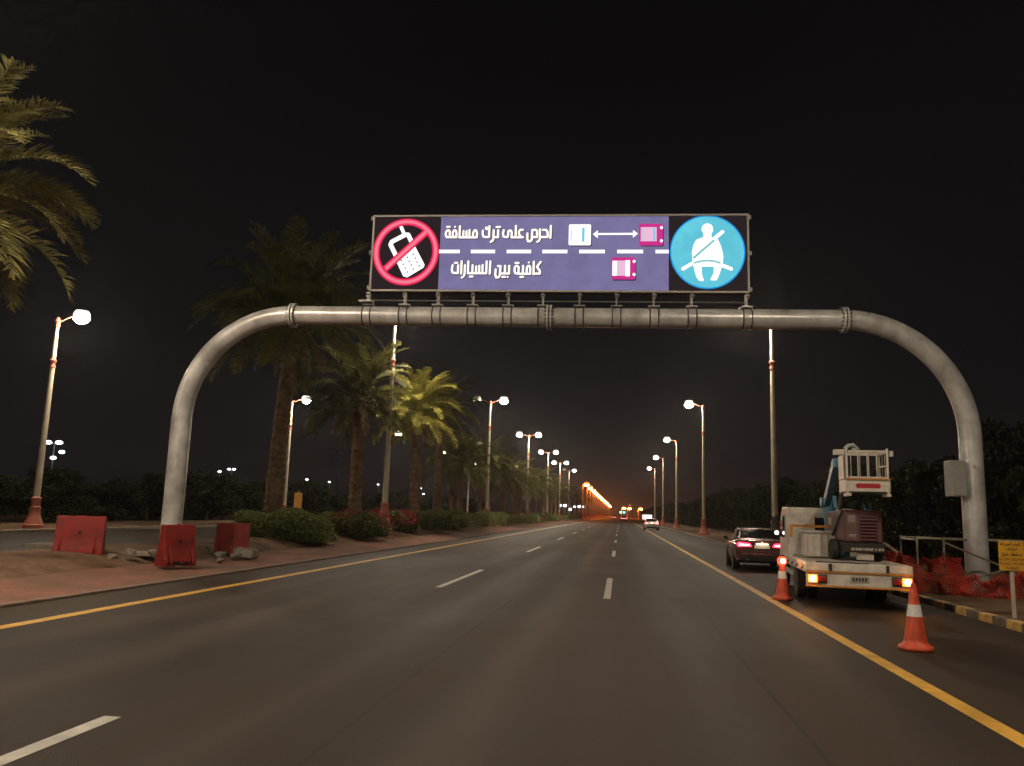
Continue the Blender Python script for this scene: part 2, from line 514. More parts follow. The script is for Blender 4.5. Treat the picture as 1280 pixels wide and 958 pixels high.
# cabinet on the right leg
cb = MB().box(HS - 0.62, HS - 0.28, -0.30, 0.12, 2.46, 3.34).build('cabinet', mat('cabinet_grey', (0.33, 0.32, 0.29), 0.5, var=0.1), gan, bevel=0.015)
MB().box(HS - 0.60, HS - 0.30, -0.318, -0.302, 2.49, 3.31).build('cabinet_door', mat('cabinet_grey', (0.33, 0.32, 0.29)), cb, bevel=0.006)
MB().box(HS - 0.08, HS + 0.04, -0.285, -0.27, 3.16, 3.24).build('sticker', mat('sticker', (0.6, 0.58, 0.5), 0.5), gan)

# ------------------------------------------------------------------ LED message board
BX, BZ0, U = -0.13, 7.62, 10.12 / 464
bx = lambda px: BX + (px - 701) * U
bz = lambda py: BZ0 + (366 - py) * 2.1 / 93
vms = thing('message_sign', 'wide lit LED message board with Arabic text on top of the gantry', 'sign', GC, GR)
M_case = mat('sign_case', (0.035, 0.034, 0.036), 0.6, var=0.1)
case = MB().box(bx(469.5), bx(932.5), -0.12, 0.28, BZ0, BZ0 + 2.1).build('cabinet', M_case, vms, bevel=0.01)
M_fr = mat('frame_alu', (0.50, 0.48, 0.43), 0.7, metal=0.0, var=0.1)
fr = MB()
t = 0.03
fr.box(bx(469) - t, bx(933) + t, -0.165, -0.122, BZ0 + 2.085, BZ0 + 2.085 + 0.05)
fr.box(bx(469) - t, bx(933) + t, -0.165, -0.122, BZ0 - 0.035, BZ0 + 0.015)
fr.box(bx(469) - t, bx(469) + 0.02, -0.163, -0.122, BZ0 + 0.016, BZ0 + 2.084)
fr.box(bx(933) - 0.02, bx(933) + t, -0.163, -0.122, BZ0 + 0.016, BZ0 + 2.084)
for z in (0.06, 1.05, 2.04):
    for x in (bx(469) - 0.06, bx(933) + 0.06):
        fr.cyl((x, -0.14, BZ0 + z - 0.05), (x, -0.14, BZ0 + z + 0.05), 0.035, n=8)
fr.build('frame', M_fr, vms)
E_blue = led('led_violet', srgb(121, 114, 156)); E_white = emit('led_white', (1, 0.97, 0.97), 1.25)
E_warm = emit('led_warm_white', (1, 0.93, 0.84), 1.2); E_blk = emit('led_black', srgb(42, 34, 36))
E_red = emit('led_red', srgb(226, 26, 78)); E_pink = emit('led_pink', srgb(250, 128, 150)); E_mid = emit('led_mid', srgb(242, 72, 110))
E_cyan = led('led_cyan', srgb(100, 200, 220)); E_rim = emit('led_rim', srgb(20, 150, 230)); E_shadow = emit('led_shadow', srgb(66, 48, 62))
E_mag = emit('led_magenta', srgb(205, 50, 140)); E_lp = emit('led_light_pink', srgb(238, 190, 220)); E_lb = emit('led_light_blue', srgb(120, 200, 232))
E_teal = emit('led_teal', srgb(120, 198, 205))
YF = -0.124
class Flat:
    """flat lit areas on the board face; pixel rows and columns of the board"""
    def __init__(s, layer):
        s.mb = MB(); s.y = YF - 0.004 * layer
    def poly(s, pts):
        s.mb.add([(bx(x), s.y, bz(y)) for x, y in pts], [tuple(range(len(pts)))]); return s
    def rect(s, x0, y0, x1, y1):
        return s.poly([(x0, y1), (x1, y1), (x1, y0), (x0, y0)])
    def disc(s, x, y, r, n=14):
        return s.poly([(x + r * math.cos(2 * math.pi * k / n), y - r * math.sin(2 * math.pi * k / n)) for k in range(n)])
    def ring(s, x, y, r0, r1, n=72):
        a = [(x + r0 * math.cos(2 * math.pi * k / n), y + r0 * math.sin(2 * math.pi * k / n)) for k in range(n)]
        b = [(x + r1 * math.cos(2 * math.pi * k / n), y + r1 * math.sin(2 * math.pi * k / n)) for k in range(n)]
        for k in range(n):
            s.poly([a[k], a[(k + 1) % n], b[(k + 1) % n], b[k]])
        return s
    def line(s, pts, w, joints=True):
        for (x0, y0), (x1, y1) in zip(pts, pts[1:]):
            d = math.hypot(x1 - x0, y1 - y0)
            if d < 1e-6:
                continue
            nx, ny = -(y1 - y0) / d * w / 2, (x1 - x0) / d * w / 2
            s.poly([(x0 + nx, y0 + ny), (x1 + nx, y1 + ny), (x1 - nx, y1 - ny), (x0 - nx, y0 - ny)])
        if joints:
            for x, y in pts:
                s.disc(x, y, w / 2, 10)
        return s
    def done(s, name, m, parent=None):
        return s.mb.build(name, m, parent or vms)
Flat(1).rect(470.5, 273.8, 554.5, 365.2).done('display_panel', E_blk)
mid = Flat(1).rect(555, 273.8, 838.5, 365.2).done('display_panel', E_blue)
Flat(1).rect(839, 273.8, 931.8, 365.2).done('display_panel', E_blk)
# prohibition sign with the telephone
X5 = lambda p: (466 + p[0] / 9.98, 270 + p[1] / 9.98)
Flat(4).ring(511.8, 318, 33.6, 42.5).done('red_ring', E_red)
Flat(5).ring(511.8, 318, 35.0, 41.2).done('red_ring_glow', E_mid)
Flat(6).ring(511.8, 318, 36.4, 39.9).done('red_ring_core', E_pink)
Flat(3).line([X5((200, 700)), X5((720, 215))], 9.0, False).done('slash', E_red)
Flat(5).line([X5((200, 700)), X5((720, 215))], 6.4, False).done('slash_glow', E_mid)
Flat(6).line([X5((215, 690)), X5((710, 222))], 3.6, False).done('slash_core', E_pink)
ph = Flat(2)
ph.line([X5(p) for p in ((380, 165), (420, 245))], 4.4)
ph.line([X5(p) for p in ((335, 530), (255, 385), (270, 350), (440, 260), (475, 262), (520, 345))], 5.6)
ph.poly([X5(p) for p in ((350, 570), (570, 405), (705, 640), (695, 675), (490, 800), (440, 785), (345, 605))])
ph.done('telephone_symbol', E_white)
ky = Flat(3)
for r in range(4):
    for c in range(3):
        p = X5((405 + 28 * r + 74 * c, 585 + 49 * r - 38 * c))
        ky.line([(p[0] - 0.9, p[1] + 0.4), (p[0] + 0.9, p[1] - 0.4)], 1.7, False)
ky.done('telephone_keys', E_blk)
# road picture: dashes, cars and arrow
for a, b in ((554, 580.5), (594.5, 625), (639.5, 670), (684, 715), (729.5, 761), (776, 807.5), (822.5, 838.5)):
    Flat(2).rect(a, 315.2, b, 319.6).done('lane_dash_symbol', E_white)
X7 = lambda x, y: (706 + x / 9.55, 275 + y / 9.55)
def rrect(F, x0, y0, x1, y1, r=18):
    pts = []
    for cx, cy_, a0 in ((x1 - r, y0 + r, -90), (x1 - r, y1 - r, 0), (x0 + r, y1 - r, 90), (x0 + r, y0 + r, 180)):
        for k in range(4):
            w = R(a0 + 30 * k)
            pts.append(X7(cx + r * math.cos(w), cy_ + r * math.sin(w)))
    F.poly(pts)
for q in ((112, 98, 372, 345), (935, 96, 1208, 346), (620, 492, 892, 746)):
    F = Flat(2); rrect(F, *q); F.done('car_shadow', E_shadow)
F = Flat(3); rrect(F, 97, 82, 360, 332); F.done('white_car_symbol', E_white)
for q in ((120, 150, 131, 285), (254, 122, 284, 290)):
    F = Flat(4); F.rect(*X7(*q[:2]), *X7(*q[2:])); F.done('car_window', E_lb)
for q in ((920, 78, 1198, 335), (605, 474, 884, 732)):
    F = Flat(3); rrect(F, *q); F.done('pink_car_symbol', E_mag)
for q in ((940, 118, 1125, 285), (670, 512, 765, 690)):
    F = Flat(4); F.rect(*X7(*q[:2]), *X7(*q[2:])); F.done('car_roof', E_lp)
for q in ((1088, 122, 1106, 283), (950, 126, 960, 280)):
    F = Flat(5); F.rect(*X7(*q[:2]), *X7(*q[2:])); F.done('car_window', E_lb)
for q in ((615, 515, 668, 690), (766, 508, 818, 696)):
    F = Flat(5); F.rect(*X7(*q[:2]), *X7(*q[2:])); F.done('car_window', E_white)
for x, y in ((1180, 125), (1180, 280), (866, 522), (866, 675)):
    F = Flat(5); F.disc(*X7(x, y), 1.9); F.done('car_light', E_white)
F = Flat(3); F.line([X7(420, 198), X7(870, 196)], 2.4, False)
F.poly([X7(380, 200), X7(440, 248), X7(440, 152)]); F.poly([X7(908, 194), X7(850, 150), X7(850, 244)]); F.done('double_arrow', E_white)
# seat belt sign
X6 = lambda p: (836 + p[0] / 9.78, 270 + p[1] / 9.78)
Flat(2).disc(884.8, 317.8, 45.0, 80).done('blue_disc_rim', E_rim)
Flat(3).disc(884.8, 317.8, 43.4, 80).done('blue_disc', E_cyan)
F = Flat(4)
F.disc(*X6((478, 195)), 7.0, 18); F.rect(*X6((432, 240)), *X6((525, 320)))
F.poly([X6(p) for p in ((395, 305), (432, 290), (525, 290), (600, 320), (640, 410), (662, 520), (655, 600), (640, 645), (315, 645), (300, 560), (295, 470), (315, 380), (345, 325))])
F.poly([X6(p) for p in ((312, 640), (408, 640), (412, 740), (432, 800), (425, 815), (378, 812), (345, 765))])
F.poly([X6(p) for p in ((550, 640), (645, 640), (605, 760), (580, 806), (515, 808), (508, 790), (545, 725))])
F.line([X6(p) for p in ((190, 670), (310, 600))], 4.4); F.line([X6(p) for p in ((640, 625), (750, 670))], 4.4)
F.line([X6(p) for p in ((560, 310), (655, 228))], 4.4)
F.done('seated_person_symbol', E_white)
F = Flat(5); F.line([X6(p) for p in ((310, 545), (555, 330))], 2.6, False)
F.line([X6(p) for p in ((318, 602), (400, 578), (480, 572), (560, 580), (630, 602))], 2.2, False); F.done('belt_symbol', E_teal)
# Arabic text, drawn stroke by stroke
ZS = {1: (556, 280, 17.78), 2: (626, 280, 17.78), 3: (566, 325, 20.65), 4: (624, 325, 19.39)}
STROKES = {
 1: [[(200,345),(130,345),(103,300),(103,240),(130,195),(165,190),(190,215),(195,345)], [(350,345),(195,345)],
     [(345,345),(345,240),(320,190),(290,190),(260,240),(262,300),(285,345)], [(415,100),(415,350)], [(415,350),(660,350)],
     [(500,210),(500,350)], [(570,210),(570,350)], [(635,185),(635,350)], [(660,350),(805,350),(808,250),(785,195),(755,190),(720,240),(720,350)],
     [(1080,100),(1080,340),(1010,345),(950,330),(935,270),(935,200)], [(1020,125),(1000,150),(1040,168)],
     [(1180,190),(1180,380),(1160,430),(1120,450)], [(1180,345),(1285,345)], [(1280,190),(1280,345)]],
 2: [[(160,190),(145,260),(160,330),(200,345),(250,345),(262,300),(262,220),(290,195),(325,205),(340,240),(340,345)], [(340,350),(590,350)],
     [(430,95),(430,350)], [(585,185),(530,182),(502,220),(505,290),(540,322)],
     [(690,265),(690,390),(710,440),(760,440),(790,410),(795,185)], [(795,190),(870,182),(905,220),(905,345),(800,345)],
     [(965,175),(968,380),(950,430),(915,450)], [(1030,185),(1100,185),(1135,230),(1140,345),(968,345)], [(1205,95),(1200,365)]],
 3: [[(130,200),(115,300),(130,380),(170,400),(275,400),(275,200)], [(360,100),(360,415)], [(450,200),(450,420),(430,480),(380,520)],
     [(535,100),(535,400)], [(535,405),(1010,405)], [(650,200),(650,405)], [(745,230),(745,405)], [(825,215),(825,405)], [(910,195),(910,405)],
     [(1010,100),(1010,405)], [(1105,100),(1100,415)]],
 4: [[(50,290),(45,420),(70,480),(120,480),(155,430),(165,210),(105,205)], [(165,385),(380,385)], [(275,200),(275,385)], [(375,200),(375,385)],
     [(610,385),(530,380),(508,320),(510,240),(545,200),(580,205),(605,240),(605,385)], [(605,390),(890,390)], [(710,200),(710,390)],
     [(885,390),(885,250),(860,200),(825,205),(800,250),(800,390)], [(965,100),(965,400)], [(965,385),(1115,385),(1115,320),(1045,220),(1130,105)]]}
DOTS = {1: [(125,112,185,112), (305,112,306,112), (1240,118,1320,118)], 3: [(185,140,250,140), (590,490,660,490)],
        4: [(215,465,285,465), (345,468,346,468), (525,130,600,130), (650,465,720,465), (845,118,846,118)]}
def text(layer, dx, dy, name, m, w):
    # strokes that touch form one letter group; dots belong to the nearest group
    groups = []
    def samples(p):
        q = []
        for (x0, y0), (x1, y1) in zip(p, p[1:]):
            q += [(x0 + (x1 - x0) * i / 8, y0 + (y1 - y0) * i / 8) for i in range(9)]
        return q
    def gap(A, B):
        return min(math.hypot(a[0] - b[0], a[1] - b[1]) for a in A for b in B)
    for z, ss in STROKES.items():
        ox, oy, sc = ZS[z]
        for s_ in ss:
            p = [(ox + x / sc, oy + y / sc) for x, y in s_]
            q = samples(p)
            hit = [g for g in groups if gap(g[1], q) < w * 0.8]
            new = [[(p, w)], q]
            for g in hit:
                new[0] += g[0]; new[1] += g[1]; groups.remove(g)
            groups.append(new)
    for z, ds in DOTS.items():
        ox, oy, sc = ZS[z]
        for d in ds:
            p = [(ox + d[0] / sc, oy + d[1] / sc), (ox + d[2] / sc, oy + d[3] / sc)]
            min(groups, key=lambda g: gap(g[1], p))[0].append((p, w * 0.95))
    for g in groups:
        F = Flat(layer)
        for p, k in g[0]:
            F.line([(x + dx, y + dy) for x, y in p], k)
        F.done(name, m)
text(2, 0.9, 0.9, 'letter_shadow', E_shadow, 2.9)
text(3, 0, 0, 'arabic_letters', E_warm, 2.75)
# supports between the beam and the board
M_brk = mat('bracket_steel', (0.30, 0.285, 0.26), 0.45, metal=0.5)
for px in (466.5, 513, 555, 599, 643, 686, 731, 776, 821, 866, 931):
    x = bx(px)
    b = MB()
    b.box(x - 0.15, x + 0.15, -0.16, 0.16, BZ + TR + 0.02, BZ + TR + 0.055)
    b.box(x - 0.022, x + 0.022, -0.10, 0.10, BZ + TR + 0.056, BZ0 - 0.036)
    b.box(x - 0.045, x + 0.045, -0.14, -0.101, BZ0 - 0.19, BZ0 - 0.06)
    b.cyl((x - 0.03, -0.15, BZ0 - 0.12), (x + 0.07, -0.15, BZ0 - 0.12), 0.035, n=8)
    bk = b.build('bracket', M_brk, vms)
    ub = MB()
    for d in (-0.11, 0.11):
        ub.tube([(x + d, (TR + 0.014) * math.sin(a), BZ - (TR + 0.014) * math.cos(a)) for a in [R(-150 + 15 * i) for i in range(21)]], 0.014, 6)
    ub.build('u_bolt', M_dark, bk)
MB().cyl((bx(466), -0.05, BZ + TR + 0.17), (bx(930), -0.05, BZ + TR + 0.17), 0.016, n=8).build('conduit', M_brk, vms)
MB().box(bx(457), bx(474), -0.28, -0.05, BZ + TR + 0.08, BZ + TR + 0.13).build('end_plate', M_brk, vms)
MB().tube([(bx(931), 0, BZ + TR + 0.17), (bx(938), 0, BZ + TR + 0.13), (bx(946), 0, BZ + TR + 0.02), (bx(952), 0, BZ + TR - 0.01)], 0.02, 8).build('cable', M_dark, vms)

# ------------------------------------------------------------------ street lamps
M_cream = mat('lamp_cream', (0.50, 0.44, 0.32), 0.5, var=0.12, scale=3)
M_terra = mat('lamp_terracotta', (0.42, 0.13, 0.08), 0.6, var=0.15, scale=4)
E_lamp = emit('lamp_glow', (1.0, 0.90, 0.78), 1.9)
E_bulb = emit('lamp_bulb', LAMP_COL, LAMP_L)
E_orl = emit('sodium_glow', (1.0, 0.17, 0.03), 2.6)
E_orc = emit('sodium_bulb', (1.0, 0.22, 0.03), 420.0)
M_off = mat('lamp_opal', (0.5, 0.5, 0.47), 0.3)
MESHC = {}
def lamp(loc, H, arms, label, lit=None, col=E_lamp, r=0.42, group=None, simple=False):
    """arms: list of +1 (towards +x) / -1"""
    t = thing('street_lamp', label, 'street lamp', loc, 0, group)
    key = ('s', round(H, 2), simple)
    if key not in MESHC:
        prof = [(0.50, -0.1), (0.50, 0.16), (0.44, 0.20), (0.40, 0.34), (0.29, 0.62), (0.25, 0.95), (0.27, 1.0), (0.27, 1.06), (0.22, 1.1), (0.21, 1.42), (0.25, 1.46), (0.25, 1.54), (0.165, 1.6)]
        a = MB().lathe(prof, 12 if simple else 24).build('pedestal', M_terra, t, True)
        b = MB().lathe([(0.165, 1.6), (0.15, 4), (0.12, H * 0.78), (0.085, H)], 10 if simple else 18).build('shaft', M_cream, t, True)
        zc = H * 0.80
        c = MB().lathe([(0.11, zc - 0.32), (0.15, zc - 0.28), (0.15, zc - 0.2), (0.12, zc - 0.12), (0.12, zc - 0.02), (0.17, zc + 0.05), (0.17, zc + 0.12), (0.1, zc + 0.2)], 10 if simple else 16).build('collar', M_terra, t, True)
        d = MB().lathe([(0.085, H - 0.3), (0.13, H - 0.22), (0.13, H - 0.1), (0.10, H - 0.05), (0.17, H + 0.06), (0.15, H + 0.16), (0.04, H + 0.3)], 10 if simple else 16).build('finial', M_terra, t, True)
        MESHC[key] = [(o.name.split('.')[0], o.data) for o in (a, b, c, d)]
    else:
        for nm, me in MESHC[key]:
            link(nm, me, None, t)
    for i, s in enumerate(arms):
        on = True if lit is None else lit[i]
        k2 = ('a', round(H, 2), s, on, col.name, r)
        if k2 not in MESHC:
            ar = MB().tube([(0, 0, H - 0.05), (s * 0.5, 0, H + 0.22), (s * 1.0, 0, H + 0.42), (s * 1.35, 0, H + 0.46 + r * 0.72)], 0.035, 8).build('arm', M_terra, t, True)
            cap = MB().lathe([(r * 0.80, 0.66 * r), (r * 0.66, 0.86 * r), (r * 0.3, 1.06 * r), (0.03, 1.14 * r)], 16, (s * 1.35, 0, H + 0.36)).build('cap', M_dark, ar, True)
            prof = [(r * math.sin(R(a)), -r * math.cos(R(a))) for a in (74, 84, 95, 110, 122, 132)]
            gl = MB().lathe(prof, 24, (s * 1.35, 0, H + 0.36), caps=False).build('globe', col if on else M_off, t, True)
            if on:                                        # the bright lens closes the globe below
                em = E_bulb if col is E_lamp else E_orc
                pb = [(r * math.sin(R(a)), -r * math.cos(R(a))) for a in (5, 18, 32, 46, 60, 74)]
                bl = MB().lathe(pb, 24, (s * 1.35, 0, H + 0.36)).build('lens', em, t, True)
                MESHC[('b',) + k2] = bl.data
            MESHC[k2] = (ar.data, cap.data, gl.data)
        else:
            ma, mc, mg = MESHC[k2]
            ar = link('arm', ma, None, t); link('cap', mc, None, ar); link('globe', mg, None, t)
            if on: link('lens', MESHC[('b',) + k2], None, t)
    return t
RY = [7.0, 44.0, 80.5, 118.5, 155.0, 191.0]
RL = ['cream lamp post on the right verge beside the camera', 'tall cream lamp post on the right verge behind the parked dark sedan',
      'cream lamp post with lit globe, second on the right verge beyond the gantry', 'cream lamp post with lit globe, third on the right verge beyond the gantry',
      'cream lamp post with lit globe, fourth on the right verge', 'farthest cream lamp post with lit globe on the right verge']
lamp((8.0, -29.0, 0.12), 12.3, [-1], 'cream lamp post on the right verge behind the camera')
for y, lb in zip(RY, RL):
    lamp((8.0, y, 0.14), 12.3, [-1], lb)
MY = [9.0, 44.0, 79.0, 114.0, 146.0, 176.0, 207.0]
ML = ['twin-arm median lamp post beside the camera', 'twin-arm median lamp post rising behind the left end of the message board',
      'twin-arm median lamp post, second beyond the gantry', 'twin-arm median lamp post, third beyond the gantry', 'twin-arm median lamp post, fourth beyond the gantry',
      'twin-arm median lamp post, fifth beyond the gantry', 'twin-arm median lamp post, sixth beyond the gantry']
lamp((-12.9, -26.0, 0.44), 11.9, [-1, 1], 'twin-arm median lamp post behind the camera')
for i, (y, lb) in enumerate(zip(MY, ML)):
    lamp((-12.9, y, 0.44), 11.9, [1, -1], lb, [True, i not in (1, 2, 6)])
LY = [7.0, 38.8, 70.5, 102.0, 131.0, 160.0]
LLB = ['cream lamp post across the far road, beside the camera', 'cream lamp post with bright globe at the left edge, across the far road',
       'slim lamp post across the far road, between the tall palm and the small yellow sign', 'third lamp post across the far road, its globe left of the lit palm trunk',
       'fourth lamp post across the far road, its globe right of the lit palm', 'farthest pale lamp post across the far road, half hidden by palm fronds']
for y, lb in zip(LY, LLB):
    lamp((-30.0, y, 0.15), 10.85, [1], lb)
for k in range(21):
    lamp((-12.9, 286 + 37 * k, 0.44), 11.4, [1], 'distant orange sodium lamp in the long glowing row down the median', None, E_orl, 0.85, 'distant orange sodium lamps', True)

# ------------------------------------------------------------------ palms
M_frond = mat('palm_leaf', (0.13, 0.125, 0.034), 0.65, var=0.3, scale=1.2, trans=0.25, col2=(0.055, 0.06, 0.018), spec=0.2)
M_frond_lit = mat('palm_leaf_lit', (0.40, 0.36, 0.075), 0.6, var=0.25, scale=1.2, trans=0.3, col2=(0.20, 0.20, 0.04), spec=0.2)  # lighter leaf copy: lamp light on the bright palm put into its colour
M_dead = mat('dead_palm_leaf', (0.22, 0.14, 0.07), 0.8, var=0.3, scale=2)
M_trunk = mat('palm_trunk', (0.17, 0.105, 0.06), 0.95, var=0.35, scale=5, bump=0.6, bscale=10)
def frond_mesh(name, L, rise, droop, m, pairs=46, wid=0.62, seed=0):
    rg = random.Random(seed)
    n = 12
    V, F = [], []
    ang = rise; p = Vector((0, 0, 0)); pts = []
    for i in range(n + 1):
        pts.append(p.copy())
        t = i / n
        ang = rise - droop * (t ** 1.5)
        p = p + Vector((math.cos(ang), 0, math.sin(ang))) * (L / n)
    def at(t):
        a = t * n; i = min(int(a), n - 1); f = a - i
        return pts[i].lerp(pts[i + 1], f), (pts[i + 1] - pts[i]).normalized()
    # midrib
    for i, q in enumerate(pts):
        w = 0.045 * (1 - 0.85 * i / n)
        V += [(q.x, -w, q.z), (q.x, 0, q.z + w * 0.8), (q.x, w, q.z)]
    for i in range(n):
        a = i * 3
        F += [(a, a + 1, a + 4, a + 3), (a + 1, a + 2, a + 5, a + 4)]
    for k in range(pairs):
        t = 0.14 + 0.86 * (k + rg.random() * 0.6) / pairs
        q, d = at(min(t, 0.999))
        upv = Vector((-d.z, 0, d.x))
        ll = wid * (0.45 + 0.75 * math.sin(math.pi * min(1, 0.12 + t * 0.92)) ** 0.7) * rg.uniform(0.85, 1.15) * (0.5 if t > 0.94 else 1)
        for s in (-1, 1):
            side = Vector((0, s, 0))
            dr = (side * rg.uniform(0.72, 0.95) + d * rg.uniform(0.55, 0.95) + upv * rg.uniform(0.15, 0.5)).normalized()
            w = 0.026 + 0.012 * rg.random()
            mid_ = q + dr * ll * 0.55 + Vector((0, 0, -0.02))
            tip = q + dr * ll + Vector((0, 0, -0.13 * ll - 0.1 * ll * rg.random()))
            wd = d * w
            b = len(V)
            V += [tuple(q - wd * 0.5), tuple(mid_ - wd), tuple(tip), tuple(mid_ + wd), tuple(q + wd * 0.5)]
            F += [(b, b + 1, b + 3, b + 4), (b + 1, b + 2, b + 3, b + 3)]
    tri = [f for f in F if f[-1] == f[-2]]; quad = [f for f in F if f[-1] != f[-2]]
    me = bpy.data.meshes.new(name)
    me.from_pydata(V, [], quad + [f[:3] for f in tri])
    me.materials.append(m)
    return me
FR = []
for i, (rise, droop) in enumerate(((1.25, 0.9), (0.95, 1.35), (0.6, 1.5), (0.2, 1.4), (-0.25, 1.1))):
    FR.append([frond_mesh('frond', 3.6, rise, droop, M_frond, seed=10 * i + j) for j in range(2)])
FR_LIT = []
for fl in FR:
    FR_LIT.append([])
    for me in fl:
        c = me.copy(); c.materials[0] = M_frond_lit; FR_LIT[-1].append(c)
M_frond_half_lit = mat('palm_leaf_half_lit', (0.25, 0.22, 0.075), 0.6, var=0.3, scale=1.2, trans=0.3, col2=(0.10, 0.10, 0.035), spec=0.2)  # in-between leaf copy, some lamp light painted into the colour
FR_HALF_LIT = []
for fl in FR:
    FR_HALF_LIT.append([])
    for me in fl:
        c = me.copy(); c.materials[0] = M_frond_half_lit; FR_HALF_LIT[-1].append(c)
FD = [frond_mesh('frond', 2.6, -0.75, 0.7, M_dead, 26, 0.4, seed=77), frond_mesh('frond', 2.4, -1.1, 0.35, M_dead, 24, 0.35, seed=78)]
def trunk_mesh(H, r0, r1, seed, lean):
    rg = random.Random(seed)
    P, Rr = [], []
    n = int(H / 0.16)
    for i in range(n + 1):
        t = i / n
        P.append((lean[0] * t * t, lean[1] * t * t, -0.25 + (H + 0.25) * t))
        base = r0 + (r1 - r0) * min(1, t * 1.3)
        if t < 0.05: base *= 1.25 - 5 * t
        Rr.append(base * (1.0 if i % 2 else 1.09) * rg.uniform(0.97, 1.03))
    m = MB().tube(P, Rr, 14)
    # old leaf bases standing off the trunk
    for i in range(int(H * 9)):
        t = 0.08 + 0.92 * i / (H * 9)
        w = i * 2.39996
        rr = (r0 + (r1 - r0) * min(1, t * 1.3))
        c = Vector((lean[0] * t * t, lean[1] * t * t, -0.25 + (H + 0.25) * t))
        d = Vector((math.cos(w), math.sin(w), 0)); sd = Vector((-math.sin(w), math.cos(w), 0))
        a = c + d * rr * 0.96
        ln = 0.10 + (0.22 if t > 0.9 else 0)
        m.add([a - sd * 0.09, a + sd * 0.09, a + d * (0.05 + ln * 0.3) + sd * 0.05 + Vector((0, 0, ln)), a + d * (0.05 + ln * 0.3) - sd * 0.05 + Vector((0, 0, ln)), a + Vector((0, 0, ln + 0.06))],
              [(0, 1, 2, 3), (3, 2, 4)])
    return m
def palm(x, y, z0, H, Rc, nf, label, seed, r0=0.34, group='date palms along the median', dead=4, fset=None):
    rg = random.Random(seed)
    t = thing('palm_tree', label, 'palm tree', (x, y, z0), 0, group)
    lean = (rg.uniform(-0.35, 0.35), rg.uniform(-0.2, 0.2))
    trunk_mesh(H, r0, r0 * 0.72, seed, lean).build('trunk', M_trunk, t)
    top = Vector((lean[0], lean[1], H))
    for i in range(nf):
        u = i / (nf - 1)
        cls = min(4, int(u * 5)); w = i * 2.39996 + rg.uniform(-0.25, 0.25)
        me = (fset or FR)[cls][rg.randrange(2)]
        o = link('frond', me, None, t)
        o.location = top + Vector((0.12 * math.cos(w), 0.12 * math.sin(w), 0.25 - 0.45 * u + rg.uniform(-0.05, 0.05)))
        o.rotation_euler = (rg.uniform(-0.35, 0.35), rg.uniform(-0.12, 0.12), w)
        s = Rc / 3.1 * rg.uniform(0.86, 1.08)
        o.scale = (s, s, s)
    for i in range(dead):
        w = rg.uniform(0, 6.28)
        o = link('frond', FD[i % 2], None, t)
        o.location = top + Vector((0.15 * math.cos(w), 0.15 * math.sin(w), -0.3)); o.rotation_euler = (rg.uniform(-0.3, 0.3), 0, w)
        s = Rc / 3.3 * rg.uniform(0.7, 1.0); o.scale = (s, s, s)
    return t
palm(-15.3, 15.6, 0.42, 8.2, 3.15, 58, 'palm crown hanging into the top left corner', 1, fset=FR_HALF_LIT)
palm(-15.2, 34.5, 0.42, 9.8, 3.9, 62, 'tallest date palm, dark crown behind the left bend of the gantry', 2, 0.42, dead=8)
palm(-14.1, 42.5, 0.46, 7.2, 3.1, 60, 'dark date palm left of the brightly lit one', 3, 0.38)
palm(-12.35, 48.6, 0.46, 7.15, 2.75, 58, 'brightly lit yellow-green date palm right of the twin-arm lamp post', 4, 0.36, dead=6, fset=FR_LIT)
palm(-15.4, 68.0, 0.42, 9.6, 3.4, 48, 'tall dim date palm just right of the brightly lit one', 5, 0.36)
rgp = random.Random(11)
pl = [(-14.2, 72), (-16.3, 79), (-13.9, 86), (-15.8, 92), (-14.0, 99), (-14.2, 112), (-13.8, 124), (-15.8, 130), (-14.0, 138), (-14, 152), (-13.8, 167), (-14.2, 183), (-14, 200), (-14, 222), (-14, 245), (-14, 270), (-14, 300), (-14, 330), (-14, 362)]
for k, (x, y) in enumerate(pl):
    palm(x, y, 0.44, rgp.uniform(4.9, 6.4) + (1 if k > 8 else 0), 3.1, 40 if k < 9 else 26, 'date palm in the receding median row, %s of the shorter ones' % ORD[k], 30 + k, 0.3, dead=3 if k < 9 else 0)

# ------------------------------------------------------------------ leafy masses
def leaf_cloud(pts, size, seed, squash=0.6):
    rg = np.random.default_rng(seed)
    n = len(pts)
    a = rg.normal(size=(n, 3)); a /= np.linalg.norm(a, axis=1)[:, None]
    b = rg.normal(size=(n, 3)); b -= a * (a * b).sum(1)[:, None]; b /= np.linalg.norm(b, axis=1)[:, None]
    s = size * rg.uniform(0.6, 1.3, (n, 1))
    V = np.stack([pts - a * s, pts + b * s * squash, pts + a * s, pts - b * s * squash], 1).reshape(-1, 3)
    return V, np.arange(n * 4).reshape(n, 4)
def box_cloud(w, d, h, n, seed, power=4, lump=0.12):
    """points in the outer skin of a rounded clipped bush"""
    rg = np.random.default_rng(seed)
    q = rg.normal(size=(n, 3)); q[:, 2] = np.abs(q[:, 2])
    q /= (np.abs(q) ** power).sum(1)[:, None] ** (1 / power)
    ph = rg.uniform(0, 6.28, 6)
    f = 1 + lump * (np.sin(q[:, 0] * 4.1 + ph[0]) * np.cos(q[:, 1] * 3.7 + ph[1]) + 0.6 * np.sin(q[:, 2] * 5 + ph[2] + q[:, 0] * 6))
    f *= 1 - np.abs(rg.normal(0, 0.09, n))
    return q * f[:, None] * np.array([w / 2, d / 2, h])
M_hedge = mat('hedge_leaf', (0.20, 0.23, 0.055), 0.55, var=0.35, scale=5, trans=0.15, col2=(0.035, 0.05, 0.016))
M_boug = mat('bougainvillea_petal', (0.34, 0.03, 0.055), 0.6, var=0.3, scale=5, trans=0.2)
